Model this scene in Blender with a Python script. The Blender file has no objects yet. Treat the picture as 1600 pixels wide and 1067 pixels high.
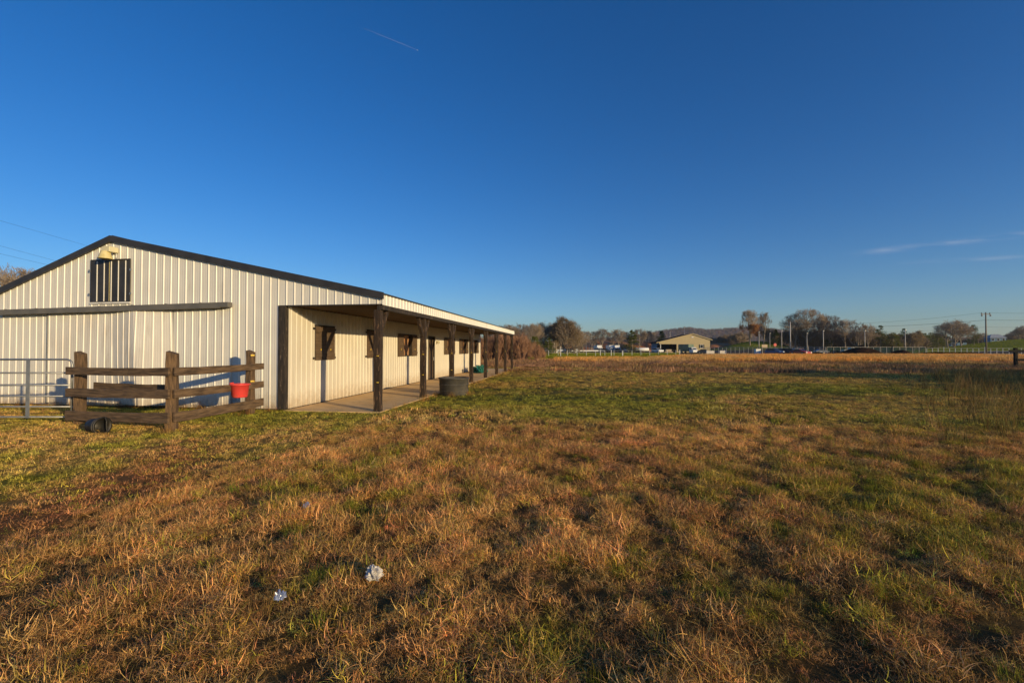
import bpy, math, random
import numpy as np
from mathutils import Vector, Matrix
R = math.radians
scene = bpy.context.scene
rnd = random.Random(7)
rng = np.random.default_rng(11)

# ------------------------------------------------------------ camera
EYE = 1.6; F = 711.0; CX = 800.0; HY = 545.0
cd = bpy.data.cameras.new("camera"); cam = bpy.data.objects.new("camera", cd)
scene.collection.objects.link(cam); scene.camera = cam
cd.sensor_width = 36.0; cd.lens = 36.0 * F / 1600.0
cd.clip_start = 0.05; cd.clip_end = 40000
cam.location = (0, 0, EYE); cam.rotation_euler = (R(90 + 0.926), 0, 0)

# ------------------------------------------------------------ light
SUN_EL = 9.4
sx, sy = 0.745, -0.667                       # horizontal direction towards the sun
SUN_AZ = math.atan2(sx, sy)                  # clockwise from +Y
w = bpy.data.worlds.new("World"); scene.world = w; w.use_nodes = True
nt = w.node_tree; nt.nodes.clear()
sky = nt.nodes.new('ShaderNodeTexSky'); sky.sky_type = 'NISHITA'; sky.sun_disc = False
sky.sun_elevation = R(SUN_EL); sky.sun_rotation = SUN_AZ
sky.altitude = 300; sky.air_density = 1.0; sky.dust_density = 0.35; sky.ozone_density = 3.0
bg = nt.nodes.new('ShaderNodeBackground'); bg.inputs[1].default_value = 0.119
hs = nt.nodes.new('ShaderNodeHueSaturation'); hs.inputs['Saturation'].default_value = 1.25
wo = nt.nodes.new('ShaderNodeOutputWorld')
nt.links.new(sky.outputs[0], hs.inputs['Color']); hs.inputs['Saturation'].default_value = 1.28
tintn = nt.nodes.new('ShaderNodeVectorMath'); tintn.operation = 'MULTIPLY'; tintn.inputs[1].default_value = (.80, .97, 1.28)
nt.links.new(hs.outputs[0], tintn.inputs[0])
# thin cirrus streaks low in the sky on the right, fixed in direction
geo = nt.nodes.new('ShaderNodeTexCoord'); sep = nt.nodes.new('ShaderNodeSeparateXYZ'); nt.links.new(geo.outputs['Generated'], sep.inputs[0])
def mth(op, a, b=None, clamp=False):
    n = nt.nodes.new('ShaderNodeMath'); n.operation = op; n.use_clamp = clamp
    for i, q in enumerate((a, b)):
        if q is None: continue
        if isinstance(q, (int, float)): n.inputs[i].default_value = q
        else: nt.links.new(q, n.inputs[i])
    return n.outputs[0]
ymax = mth('MAXIMUM', sep.outputs[1], .02); aa = mth('DIVIDE', sep.outputs[0], ymax); bb = mth('DIVIDE', sep.outputs[2], ymax)
cmb = nt.nodes.new('ShaderNodeCombineXYZ'); nt.links.new(mth('MULTIPLY', aa, 9.0), cmb.inputs[0]); nt.links.new(mth('MULTIPLY', bb, 75.0), cmb.inputs[1])
nzc = nt.nodes.new('ShaderNodeTexNoise'); nzc.inputs['Scale'].default_value = 1.0; nzc.inputs['Detail'].default_value = 6; nt.links.new(cmb.outputs[0], nzc.inputs[0])
nfac = mth('MULTIPLY', mth('SUBTRACT', nzc.outputs[0], .36), 2.6, True)
tot = None
for a0, a1, b0, sl, wd, st in ((.72, 1.22, .205, .115, .006, .9), (.84, 1.22, .188, .05, .004, .7)):
    lin = mth('ADD', b0, mth('MULTIPLY', mth('SUBTRACT', aa, a0), sl)); dd_ = mth('DIVIDE', mth('SUBTRACT', bb, lin), wd)
    gs = mth('POWER', 2.718, mth('MULTIPLY', mth('MULTIPLY', dd_, dd_), -1.0))
    win = mth('MULTIPLY', mth('DIVIDE', mth('SUBTRACT', aa, a0), .10, True), mth('DIVIDE', mth('SUBTRACT', a1, aa), .12, True))
    t_ = mth('MULTIPLY', mth('MULTIPLY', gs, win), st); tot = t_ if tot is None else mth('ADD', tot, t_)
cf = mth('MULTIPLY', mth('MULTIPLY', tot, nfac), mth('GREATER_THAN', sep.outputs[1], .1))
mxc = nt.nodes.new('ShaderNodeMix'); mxc.data_type = 'RGBA'; nt.links.new(mth('MULTIPLY', cf, .36), mxc.inputs[0]); nt.links.new(tintn.outputs[0], mxc.inputs[6]); mxc.inputs[7].default_value = (4.6, 4.8, 5.6, 1)
nt.links.new(mxc.outputs[2], bg.inputs[0]); nt.links.new(bg.outputs[0], wo.inputs[0])
sd = bpy.data.lights.new("sun", 'SUN'); sun = bpy.data.objects.new("sun", sd); scene.collection.objects.link(sun)
sd.energy = 4.8; sd.angle = R(0.55); sd.color = (1.0, 0.765, 0.42)
sdir = Vector((sx, sy, math.tan(R(SUN_EL)) * math.hypot(sx, sy))).normalized()
sun.rotation_euler = sdir.to_track_quat('Z', 'Y').to_euler()
scene.view_settings.view_transform = 'Standard'; scene.view_settings.look = 'None'
scene.view_settings.exposure = 0.0; scene.view_settings.gamma = 1.0
scene.render.engine = 'CYCLES'
scene.cycles.max_bounces = 5; scene.cycles.diffuse_bounces = 3; scene.cycles.transparent_max_bounces = 8

# ------------------------------------------------------------ helpers
def at(px, Z):
    return ((px - CX) / F * Z)
def hz(py, Z):
    return EYE + (HY - py) / F * Z

class MB:
    def __init__(s): s.v = []; s.f = []
    def add(s, vs, fs):
        o = len(s.v); s.v.extend([tuple(v) for v in vs]); s.f.extend([tuple(i + o for i in f) for f in fs]); return s
    def box(s, x0, x1, y0, y1, z0, z1):
        return s.add([(x0,y0,z0),(x1,y0,z0),(x1,y1,z0),(x0,y1,z0),(x0,y0,z1),(x1,y0,z1),(x1,y1,z1),(x0,y1,z1)],
                     [(0,3,2,1),(4,5,6,7),(0,1,5,4),(1,2,6,5),(2,3,7,6),(3,0,4,7)])
    def obox(s, p0, p1, w, h, up=(0,0,1)):
        """box along p0->p1, width w across, height h along up"""
        p0 = Vector(p0); p1 = Vector(p1); d = (p1 - p0).normalized(); up = Vector(up)
        side = d.cross(up).normalized(); u2 = side.cross(d).normalized()
        a = side * w / 2; b = u2 * h / 2
        vs = [p0-a-b, p0+a-b, p0+a+b, p0-a+b, p1-a-b, p1+a-b, p1+a+b, p1-a+b]
        return s.add(vs, [(0,1,2,3),(7,6,5,4),(0,4,5,1),(1,5,6,2),(2,6,7,3),(3,7,4,0)])
    def tube(s, pts, r, n=8, cap=True):
        pts = [Vector(p) for p in pts]; rs = r if isinstance(r, (list, tuple)) else [r] * len(pts)
        vs = []; fs = []; ref = None
        for i, p in enumerate(pts):
            a = pts[max(i-1, 0)]; b = pts[min(i+1, len(pts)-1)]
            d = (b - a).normalized()
            if ref is None:
                ref = d.orthogonal().normalized()
            else:
                ref = (ref - d * ref.dot(d))
                ref = ref.normalized() if ref.length > 1e-6 else d.orthogonal().normalized()
            q = d.cross(ref)
            for k in range(n):
                t = 2 * math.pi * k / n
                vs.append(p + (ref * math.cos(t) + q * math.sin(t)) * rs[i])
        for i in range(len(pts) - 1):
            for k in range(n):
                k2 = (k + 1) % n
                fs.append((i*n+k, i*n+k2, (i+1)*n+k2, (i+1)*n+k))
        if cap:
            fs.append(tuple(range(n))[::-1]); fs.append(tuple((len(pts)-1)*n + k for k in range(n)))
        return s.add(vs, fs)
    def lathe(s, prof, n=32, c=(0,0,0), squash=None):
        vs = []; fs = []
        for (r, z) in prof:
            for k in range(n):
                t = 2 * math.pi * k / n
                x = r * math.cos(t); y = r * math.sin(t)
                if squash: x, y = squash(x, y)
                vs.append((c[0] + x, c[1] + y, c[2] + z))
        for i in range(len(prof) - 1):
            for k in range(n):
                k2 = (k + 1) % n
                fs.append((i*n+k, i*n+k2, (i+1)*n+k2, (i+1)*n+k))
        return s.add(vs, fs)
    def prism(s, poly, axis, a, b):
        """extrude 2-D polygon along an axis: 'x' poly=(y,z); 'y' poly=(x,z); 'z' poly=(x,y)"""
        def P(p, t):
            return {'x': (t, p[0], p[1]), 'y': (p[0], t, p[1]), 'z': (p[0], p[1], t)}[axis]
        n = len(poly)
        vs = [P(p, a) for p in poly] + [P(p, b) for p in poly]
        fs = [tuple(range(n))[::-1], tuple(range(n, 2*n))] + [(i, (i+1) % n, n + (i+1) % n, n + i) for i in range(n)]
        return s.add(vs, fs)
    def build(s, name, mat, parent=None, smooth=False, bevel=0, loc=None, rotz=None):
        me = bpy.data.meshes.new(name); me.from_pydata(s.v, [], s.f); me.update()
        if isinstance(mat, (list, tuple)):
            for m in mat: me.materials.append(m)
        else: me.materials.append(mat)
        if smooth:
            me.polygons.foreach_set('use_smooth', [True] * len(me.polygons))
        o = bpy.data.objects.new(name, me); scene.collection.objects.link(o)
        if parent: o.parent = parent
        if loc: o.location = loc
        if rotz is not None: o.rotation_euler = (0, 0, rotz)
        if bevel:
            b = o.modifiers.new('bevel', 'BEVEL'); b.width = bevel; b.segments = 2; b.limit_method = 'ANGLE'; b.angle_limit = R(50)
        return o

def tag(o, label=None, cat=None, group=None, kind=None):
    if label: o['label'] = label
    if cat: o['category'] = cat
    if group: o['group'] = group
    if kind: o['kind'] = kind
    return o
def empty(name, label, cat, loc=(0,0,0), rz=0, group=None):
    o = bpy.data.objects.new(name, None); scene.collection.objects.link(o)
    o.location = loc; o.rotation_euler = (0, 0, rz); o.empty_display_size = .2
    return tag(o, label, cat, group)
def copy_tree(o, parent=None):
    c = o.copy(); scene.collection.objects.link(c)
    c.parent = parent
    for ch in list(o.children): copy_tree(ch, c)
    return c

# ------------------------------------------------------------ materials
def mat(name, col, rough=0.8, col2=None, scale=5.0, detail=6, bump=0.0, bscale=None, metal=0.0, spec=0.5,
        stretch=(1,1,1), contrast=(0.35, 0.65), dirt=None, coat=0, space='Object', splash=None):
    m = bpy.data.materials.new(name); m.use_nodes = True; n = m.node_tree; P = n.nodes['Principled BSDF']
    P.inputs['Roughness'].default_value = rough; P.inputs['Metallic'].default_value = metal
    P.inputs['Specular IOR Level'].default_value = spec
    P.inputs['Coat Weight'].default_value = coat
    P.inputs['Base Color'].default_value = (*col, 1)
    tc = n.nodes.new('ShaderNodeTexCoord'); mp = n.nodes.new('ShaderNodeMapping')
    n.links.new(tc.outputs[space], mp.inputs[0]); mp.inputs['Scale'].default_value = stretch
    last = None
    if col2 is not None:
        nz = n.nodes.new('ShaderNodeTexNoise'); nz.inputs['Scale'].default_value = scale; nz.inputs['Detail'].default_value = detail
        n.links.new(mp.outputs[0], nz.inputs[0])
        rp = n.nodes.new('ShaderNodeValToRGB'); rp.color_ramp.elements[0].position = contrast[0]; rp.color_ramp.elements[1].position = contrast[1]
        rp.color_ramp.elements[0].color = (*col, 1); rp.color_ramp.elements[1].color = (*col2, 1)
        n.links.new(nz.outputs[0], rp.inputs[0]); last = rp.outputs[0]
    if dirt is not None:
        dcol, dscale, lo, hi, dst = dirt
        mp2 = n.nodes.new('ShaderNodeMapping'); n.links.new(tc.outputs[space], mp2.inputs[0]); mp2.inputs['Scale'].default_value = dst
        nz = n.nodes.new('ShaderNodeTexNoise'); nz.inputs['Scale'].default_value = dscale; nz.inputs['Detail'].default_value = 8
        nz.inputs['Roughness'].default_value = 0.65
        n.links.new(mp2.outputs[0], nz.inputs[0])
        mr = n.nodes.new('ShaderNodeMapRange'); mr.inputs[1].default_value = lo; mr.inputs[2].default_value = hi
        n.links.new(nz.outputs[0], mr.inputs[0])
        mx = n.nodes.new('ShaderNodeMix'); mx.data_type = 'RGBA'
        n.links.new(mr.outputs[0], mx.inputs[0])
        if last: n.links.new(last, mx.inputs[6])
        else: mx.inputs[6].default_value = (*col, 1)
        mx.inputs[7].default_value = (*dcol, 1); last = mx.outputs[2]
    if splash:
        sz = n.nodes.new('ShaderNodeSeparateXYZ'); n.links.new(tc.outputs[space], sz.inputs[0])
        nz = n.nodes.new('ShaderNodeTexNoise'); nz.inputs['Scale'].default_value = 7; nz.inputs['Detail'].default_value = 9; nz.inputs['Roughness'].default_value = .7; n.links.new(tc.outputs[space], nz.inputs[0])
        q1 = n.nodes.new('ShaderNodeMath'); q1.operation = 'MULTIPLY'; q1.inputs[1].default_value = 1.0; n.links.new(nz.outputs[0], q1.inputs[0])
        q2 = n.nodes.new('ShaderNodeMath'); q2.operation = 'SUBTRACT'; n.links.new(q1.outputs[0], q2.inputs[0]); n.links.new(sz.outputs[2], q2.inputs[1])
        mr = n.nodes.new('ShaderNodeMapRange'); mr.inputs[1].default_value = .02; mr.inputs[2].default_value = .55; mr.inputs[4].default_value = .75; n.links.new(q2.outputs[0], mr.inputs[0])
        mx = n.nodes.new('ShaderNodeMix'); mx.data_type = 'RGBA'; n.links.new(mr.outputs[0], mx.inputs[0]); n.links.new(last, mx.inputs[6]); mx.inputs[7].default_value = (*splash, 1); last = mx.outputs[2]
    if last: n.links.new(last, P.inputs['Base Color'])
    if bump:
        nb = n.nodes.new('ShaderNodeTexNoise'); nb.inputs['Scale'].default_value = bscale or scale * 2; nb.inputs['Detail'].default_value = 8
        n.links.new(mp.outputs[0], nb.inputs[0])
        bp = n.nodes.new('ShaderNodeBump'); bp.inputs['Strength'].default_value = bump; bp.inputs['Distance'].default_value = 0.02
        n.links.new(nb.outputs[0], bp.inputs['Height']); n.links.new(bp.outputs[0], P.inputs['Normal'])
    return m

M = {}
M['wall'] = mat('painted_steel', (.70,.67,.60), .42, (.76,.73,.655), 1.3, dirt=((.42,.36,.27), 3.0, .60, .85, (1,1,.18)), bump=.06, bscale=2.0, splash=(.40,.28,.16))
M['porchwall'] = mat('cream_steel', (.64,.585,.475), .45, (.69,.63,.515), 1.1, dirt=((.45,.36,.24), 2.5, .60, .9, (1,1,.2)), bump=.08, bscale=2.0, splash=(.38,.27,.15))
M['doorwall'] = mat('door_steel', (.66,.61,.53), .42, (.74,.70,.62), 1.0, dirt=((.36,.29,.20), 2.2, .55, .8, (1,1,.15)), bump=.12, bscale=1.5, splash=(.38,.27,.15))
M['roofw'] = mat('roof_steel', (.66,.66,.64), .35, (.72,.72,.70), 1.5, metal=.2)
M['darktrim'] = mat('dark_trim', (.028,.027,.028), .5, (.045,.042,.042), 3)
M['track'] = mat('track_steel', (.12,.115,.105), .55, (.17,.155,.13), 3, stretch=(1,1,1), bump=.1)
M['blackwood'] = mat('black_wood', (.018,.015,.013), .85, (.05,.037,.026), 6, stretch=(3,3,.6), bump=.5, bscale=14, dirt=((.16,.12,.085), 4, .58, .66, (4,4,1)))
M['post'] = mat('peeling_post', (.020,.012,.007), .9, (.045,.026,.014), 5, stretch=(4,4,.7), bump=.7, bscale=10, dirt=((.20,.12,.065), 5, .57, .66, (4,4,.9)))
M['shutter'] = mat('shutter_wood', (.085,.052,.028), .8, (.14,.09,.05), 4, stretch=(1,1,6), bump=.3, bscale=12)
M['plywood'] = mat('plywood', (.36,.17,.075), .8, (.46,.25,.12), 3, stretch=(1,1,5), bump=.1)
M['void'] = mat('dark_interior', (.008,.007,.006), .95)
M['tie'] = mat('fence_tie', (.075,.045,.024), .9, (.20,.12,.06), 4, stretch=(6,6,.8), bump=.9, bscale=10, dirt=((.03,.02,.014), 6, .55, .68, (4,4,.6)))
M['rail'] = mat('fence_rail', (.075,.046,.026), .9, (.19,.12,.065), 4, stretch=(.8,.8,7), bump=.8, bscale=10, dirt=((.028,.02,.013), 3, .55, .7, (.7,.7,6)))
M['galv'] = mat('galvanised', (.30,.31,.31), .45, (.40,.40,.39), 9, metal=.6)
M['red'] = mat('red_plastic', (.88,.085,.075), .42, (.80,.07,.06), 6, spec=.5, dirt=((.42,.16,.10), 9, .60, .75, (1,1,1)))
M['black'] = mat('black_plastic', (.012,.012,.012), .55, (.022,.02,.018), 5, spec=.5, dirt=((.10,.08,.05), 7, .55, .75, (1,1,1)))
M['tank'] = mat('rubber_tank', (.055,.052,.048), .75, (.09,.082,.07), 4, bump=.25, dirt=((.16,.13,.09), 3, .55, .8, (1,1,.6)))
M['green'] = mat('green_tarp', (.008,.11,.085), .6, (.015,.17,.13), 6)
M['yellow'] = mat('yellow_plastic', (.75,.5,.04), .5)
M['lamp'] = mat('lamp_shade', (.60,.50,.20), .4, (.68,.58,.28), 8)
M['lampw'] = mat('lamp_body', (.68,.62,.40), .5)
M['concrete'] = mat('concrete', (.74,.47,.20), .95, (.82,.56,.27), 1.5, bump=.2, bscale=30, dirt=((.34,.23,.13), 1.2, .52, .75, (1,1,1)))
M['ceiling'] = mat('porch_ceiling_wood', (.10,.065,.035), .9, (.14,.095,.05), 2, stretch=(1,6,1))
M['bag'] = mat('plastic_bag', (.62,.58,.52), .35, (.50,.47,.43), 9, spec=.6)
M['foil'] = mat('blue_plastic', (.10,.13,.26), .2, (.28,.33,.48), 12, spec=.9)
M['white'] = mat('white_paint', (.72,.72,.70), .5)
M['polew'] = mat('pale_pole', (.50,.45,.38), .6, (.58,.53,.45), 3)
M['polewood'] = mat('utility_wood', (.17,.13,.10), .85, (.25,.20,.15), 4, stretch=(5,5,.5))
M['wire'] = mat('wire', (.03,.03,.03), .6)
M['tan'] = mat('tan_siding', (.46,.36,.19), .6, (.50,.40,.21), .6)
M['roofd'] = mat('dark_shingle', (.02,.02,.025), 1.0, (.032,.03,.034), 2, spec=0.0)
M['blue'] = mat('blue_siding', (.10,.19,.27), .7, (.13,.23,.32), 1)
M['bluew'] = mat('pale_roof', (.30,.33,.36), .9, (.36,.39,.42), 1, spec=.05)
M['glass'] = mat('dark_glass', (.02,.025,.03), .12, spec=.6)
M['tyre'] = mat('tyre', (.015,.015,.015), .85)
M['soil'] = mat('dark_soil', (.018,.012,.009), 1.0, (.045,.025,.016), 1.5, bump=.6, spec=0)
M['clay'] = mat('red_clay', (.42,.15,.055), .95, (.30,.13,.05), .12, bump=.3, dirt=((.22,.15,.065), .25, .5, .62, (1,1,3)))
M['debris'] = mat('brush', (.17,.085,.05), .9, (.30,.17,.10), 3)
M['asphalt'] = mat('asphalt', (.075,.07,.07), 1.0, (.105,.10,.095), .5, spec=.05)
M['bark'] = mat('bark', (.21,.165,.115), .9, (.30,.24,.17), 3)
M['twig'] = mat('twig', (.24,.18,.125), .9, (.33,.25,.17), 2)
M['signr'] = mat('sign_red', (.60,.05,.03), .4)
M['contrail'] = mat('contrail', (.9,.9,.9), .9)
def carpaint(n, c): 
    M[n] = mat(n, c, .3, coat=.6)
carpaint('car_white', (.70,.70,.69)); carpaint('car_dark', (.03,.035,.045)); carpaint('car_blue', (.06,.10,.22))
carpaint('car_red', (.50,.03,.025)); carpaint('car_grey', (.22,.23,.25)); carpaint('car_green', (.02,.08,.06)); carpaint('car_tan', (.45,.33,.20))
M['lightlens'] = mat('headlight_lens', (.85,.85,.8), .08, spec=1)

def foliage(name, c1, c2, trans=.3, rand=.35, inst=True):
    m = bpy.data.materials.new(name); m.use_nodes = True; n = m.node_tree; n.nodes.clear()
    out = n.nodes.new('ShaderNodeOutputMaterial'); d = n.nodes.new('ShaderNodeBsdfDiffuse'); t = n.nodes.new('ShaderNodeBsdfTranslucent')
    mx = n.nodes.new('ShaderNodeMixShader'); mx.inputs[0].default_value = trans
    a = n.nodes.new('ShaderNodeAttribute'); a.attribute_name = 'var'; a.attribute_type = 'GEOMETRY'
    rp = n.nodes.new('ShaderNodeMix'); rp.data_type = 'RGBA'; rp.inputs[6].default_value = (*c1, 1); rp.inputs[7].default_value = (*c2, 1)
    n.links.new(a.outputs['Fac'], rp.inputs[0]); col = rp.outputs[2]
    if inst:
        b = n.nodes.new('ShaderNodeAttribute'); b.attribute_name = 'tint'; b.attribute_type = 'INSTANCER'
        mu = n.nodes.new('ShaderNodeMix'); mu.data_type = 'RGBA'; mu.blend_type = 'MULTIPLY'; mu.inputs[0].default_value = 1
        n.links.new(col, mu.inputs[6]); n.links.new(b.outputs['Color'], mu.inputs[7]); col = mu.outputs[2]
    n.links.new(col, d.inputs[0]); n.links.new(col, t.inputs[0])
    n.links.new(d.outputs[0], mx.inputs[1]); n.links.new(t.outputs[0], mx.inputs[2]); n.links.new(mx.outputs[0], out.inputs[0])
    return m
M['grass'] = foliage('grass_blade', (.26,.28,.24), (1.70,1.62,1.45), .25)
M['leaf_green'] = foliage('evergreen_leaf', (.050,.070,.014), (.17,.185,.035), .2, inst=False)
M['leaf_bush'] = foliage('bush_leaf', (.06,.075,.015), (.19,.19,.04), .25, inst=False)
M['leaf_russet'] = foliage('russet_leaf', (.22,.09,.025), (.42,.18,.05), .3, inst=False)
M['leaf_olive'] = foliage('olive_leaf', (.20,.14,.045), (.38,.27,.09), .3, inst=False)

# ------------------------------------------------------------ noise + land cover
_perm = rng.permutation(512); _val = rng.random(512)
def vnoise(x, y, s=1.0, seed=0):
    x = np.asarray(x, float) * s + seed * 17.3; y = np.asarray(y, float) * s + seed * 9.1
    xi = np.floor(x).astype(int); yi = np.floor(y).astype(int); fx = x - xi; fy = y - yi
    fx = fx*fx*(3-2*fx); fy = fy*fy*(3-2*fy)
    h = lambda a, b: _val[(_perm[(a & 255)] + b * 57 + 131 * seed) & 511]
    return (h(xi,yi)*(1-fx)+h(xi+1,yi)*fx)*(1-fy) + (h(xi,yi+1)*(1-fx)+h(xi+1,yi+1)*fx)*fy
def fbm(x, y, s=1.0, seed=0, o=4):
    v = 0; a = .5; t = 0
    for i in range(o):
        v = v + a * vnoise(x, y, s * 2**i, seed + i); t += a; a *= .5
    return v / t
def sstep(a, b, x):
    t = np.clip((x - a) / (b - a), 0, 1); return t*t*(3-2*t)

def ground_z(x, y):
    x = np.asarray(x, float); y = np.asarray(y, float)
    yy = np.maximum(y, 1.0); r = x / yy; d = np.hypot(x, y)
    z = 0.05 * (fbm(x, y, .5, 3) - .5) * sstep(1, 6, d) + .05 * (fbm(x, y, 2.6, 7, 2) - .5)
    z = z + 0.16 * (fbm(x, y, .11, 5) - .5) * sstep(14, 45, d) * (1 - sstep(60, 110, d))
    # keep the yard flat round the barn and fence
    lx = (x + 5.91) * .9897 + (y - 11.9) * -.1433; ly = (x + 5.91) * .1433 + (y - 11.9) * .9897
    near = np.exp(-(np.maximum(0, lx - 3) ** 2) / 4) * sstep(-6, -3, ly) * (1 - sstep(25, 30, ly))
    z = z * (1 - near) - .012 * near
    z = z + 8.0 * sstep(.80, 1.2, r) * sstep(118, 275, yy)
    z = z + 5.4 * np.exp(-((r - .54) / .085) ** 2) * np.exp(-((yy - 235) / 38) ** 2)
    z = z - 0.0 * d
    # vehicle ruts on the right
    for off in (0, 1.7):
        lyr = 29.0 - (x - 22) * .22 + off
        z = z - .10 * np.exp(-((y - lyr) / .28) ** 2) * sstep(14, 20, x) * (1 - sstep(34, 40, x))
    return z

def uv(x, y):
    yy = np.maximum(np.asarray(y, float), .6)
    return CX + F * np.asarray(x, float) / yy, HY + F * EYE / yy

TAN = np.array((.365,.226,.090)); BRN = np.array((.20,.120,.052)); GRN = np.array((.115,.135,.018)); OLV = np.array((.235,.205,.034))
RED = np.array((.31,.168,.075)); ORG = np.array((.55,.285,.085)); PUR = np.array((.235,.165,.070)); LWN = np.array((.13,.155,.028))
DRT = np.array((.20,.115,.062))
def mixc(a, b, t):
    t = np.asarray(t)[..., None]; return a * (1 - t) + b * t
def cover(x, y):
    """land cover: colour (linear), blade height factor, green fraction"""
    x = np.asarray(x, float); y = np.asarray(y, float); u, v = uv(x, y)
    n1 = fbm(x, y, .35, 1); n2 = fbm(x, y, 1.3, 2); n3 = fbm(x, y, .12, 4)
    lineA = 862 - u * .345 + (n1 - .5) * 60
    lawnL = sstep(18, -14, v - lineA) * (u < 660) * (1 - sstep(585, 640, u - (n1-.5)*60)) * (v > 625)
    mid = sstep(690, 632, v - (n1 - .5) * 150)                 # short mixed band beyond the dry field
    right = sstep(1000, 1330, u + (v - 700) * .15 + (n1 - .5) * 500) * (v > 600)
    col = np.broadcast_to(TAN, x.shape + (3,)).copy()
    col = mixc(col, RED, sstep(.45, .62, n3) * .7 * sstep(860, 700, v))
    col = mixc(col, BRN, sstep(.5, .66, n2) * .55)
    n5 = fbm(x, y, 3.2, 21)
    g = sstep(.56, .68, n2 * .45 + n5 * .55 + (n1 - .5) * .45) * .85
    g = np.maximum(g * (1 - right), right * sstep(.46, .62, n5 * .45 + n2 * .2 + n1 * .35))
    h = np.ones_like(x)
    col = mixc(col, BRN, right * .55)
    # left lawn
    gl = sstep(.40, .62, n1 * .6 + n2 * .4 )
    brownstrip = sstep(95, 30, lineA - v) * (1 - sstep(240, 420, u))
    cl = mixc(np.broadcast_to(np.array((.33,.21,.075)), x.shape + (3,)), np.array((.20,.19,.028)), gl)
    cl = mixc(cl, np.array((.24,.110,.05)), brownstrip * .92)
    col = mixc(col, cl, lawnL); g = g * (1 - lawnL) + lawnL * gl * .35 * (1 - brownstrip); h = h * (1 - lawnL) + lawnL * .30
    # middle distance: green grass bands, colour contrast raised to suggest long shadow stripes
    n4 = fbm(x * .22, y * .9, .42, 6, 3) * .6 + fbm(x * .4, y, .09, 16, 3) * .4
    cm = mixc(np.broadcast_to(np.array((.27,.175,.055)), x.shape + (3,)), np.array((.120,.132,.022)), sstep(.45, .60, n4) * .8)
    cm = mixc(cm, PUR, sstep(592, 578, v) * .75 * sstep(.3, .5, n1))
    col = mixc(col, cm, mid); g = g * (1 - mid) + mid * .22; h = h * (1 - mid) + mid * (.45 + .8 * sstep(590, 574, v))
    # far lawn at the left of the field, beyond the broomsedge
    far = sstep(70, 74, y) * sstep(1045, 1000, u) + sstep(96, 104, y) * (1 - sstep(1045, 1000, u))
    lawnG = sstep(1030, 1000, u) * far
    col = mixc(col, ORG * .8, sstep(55, 62, y) * (1 - far) * .9)
    col = mixc(col, LWN, lawnG)
    rest = far * (1 - sstep(1030, 1000, u))
    col = mixc(col, np.array((.15,.09,.05)), rest)
    hill = sstep(152, 162, y) * (sstep(1395, 1440, u) + np.exp(-((u - 1184) / 62) ** 2) * (y > 190)) 
    col = mixc(col, np.array((.26,.29,.035)), np.clip(hill, 0, 1))
    return col, h, g

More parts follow.
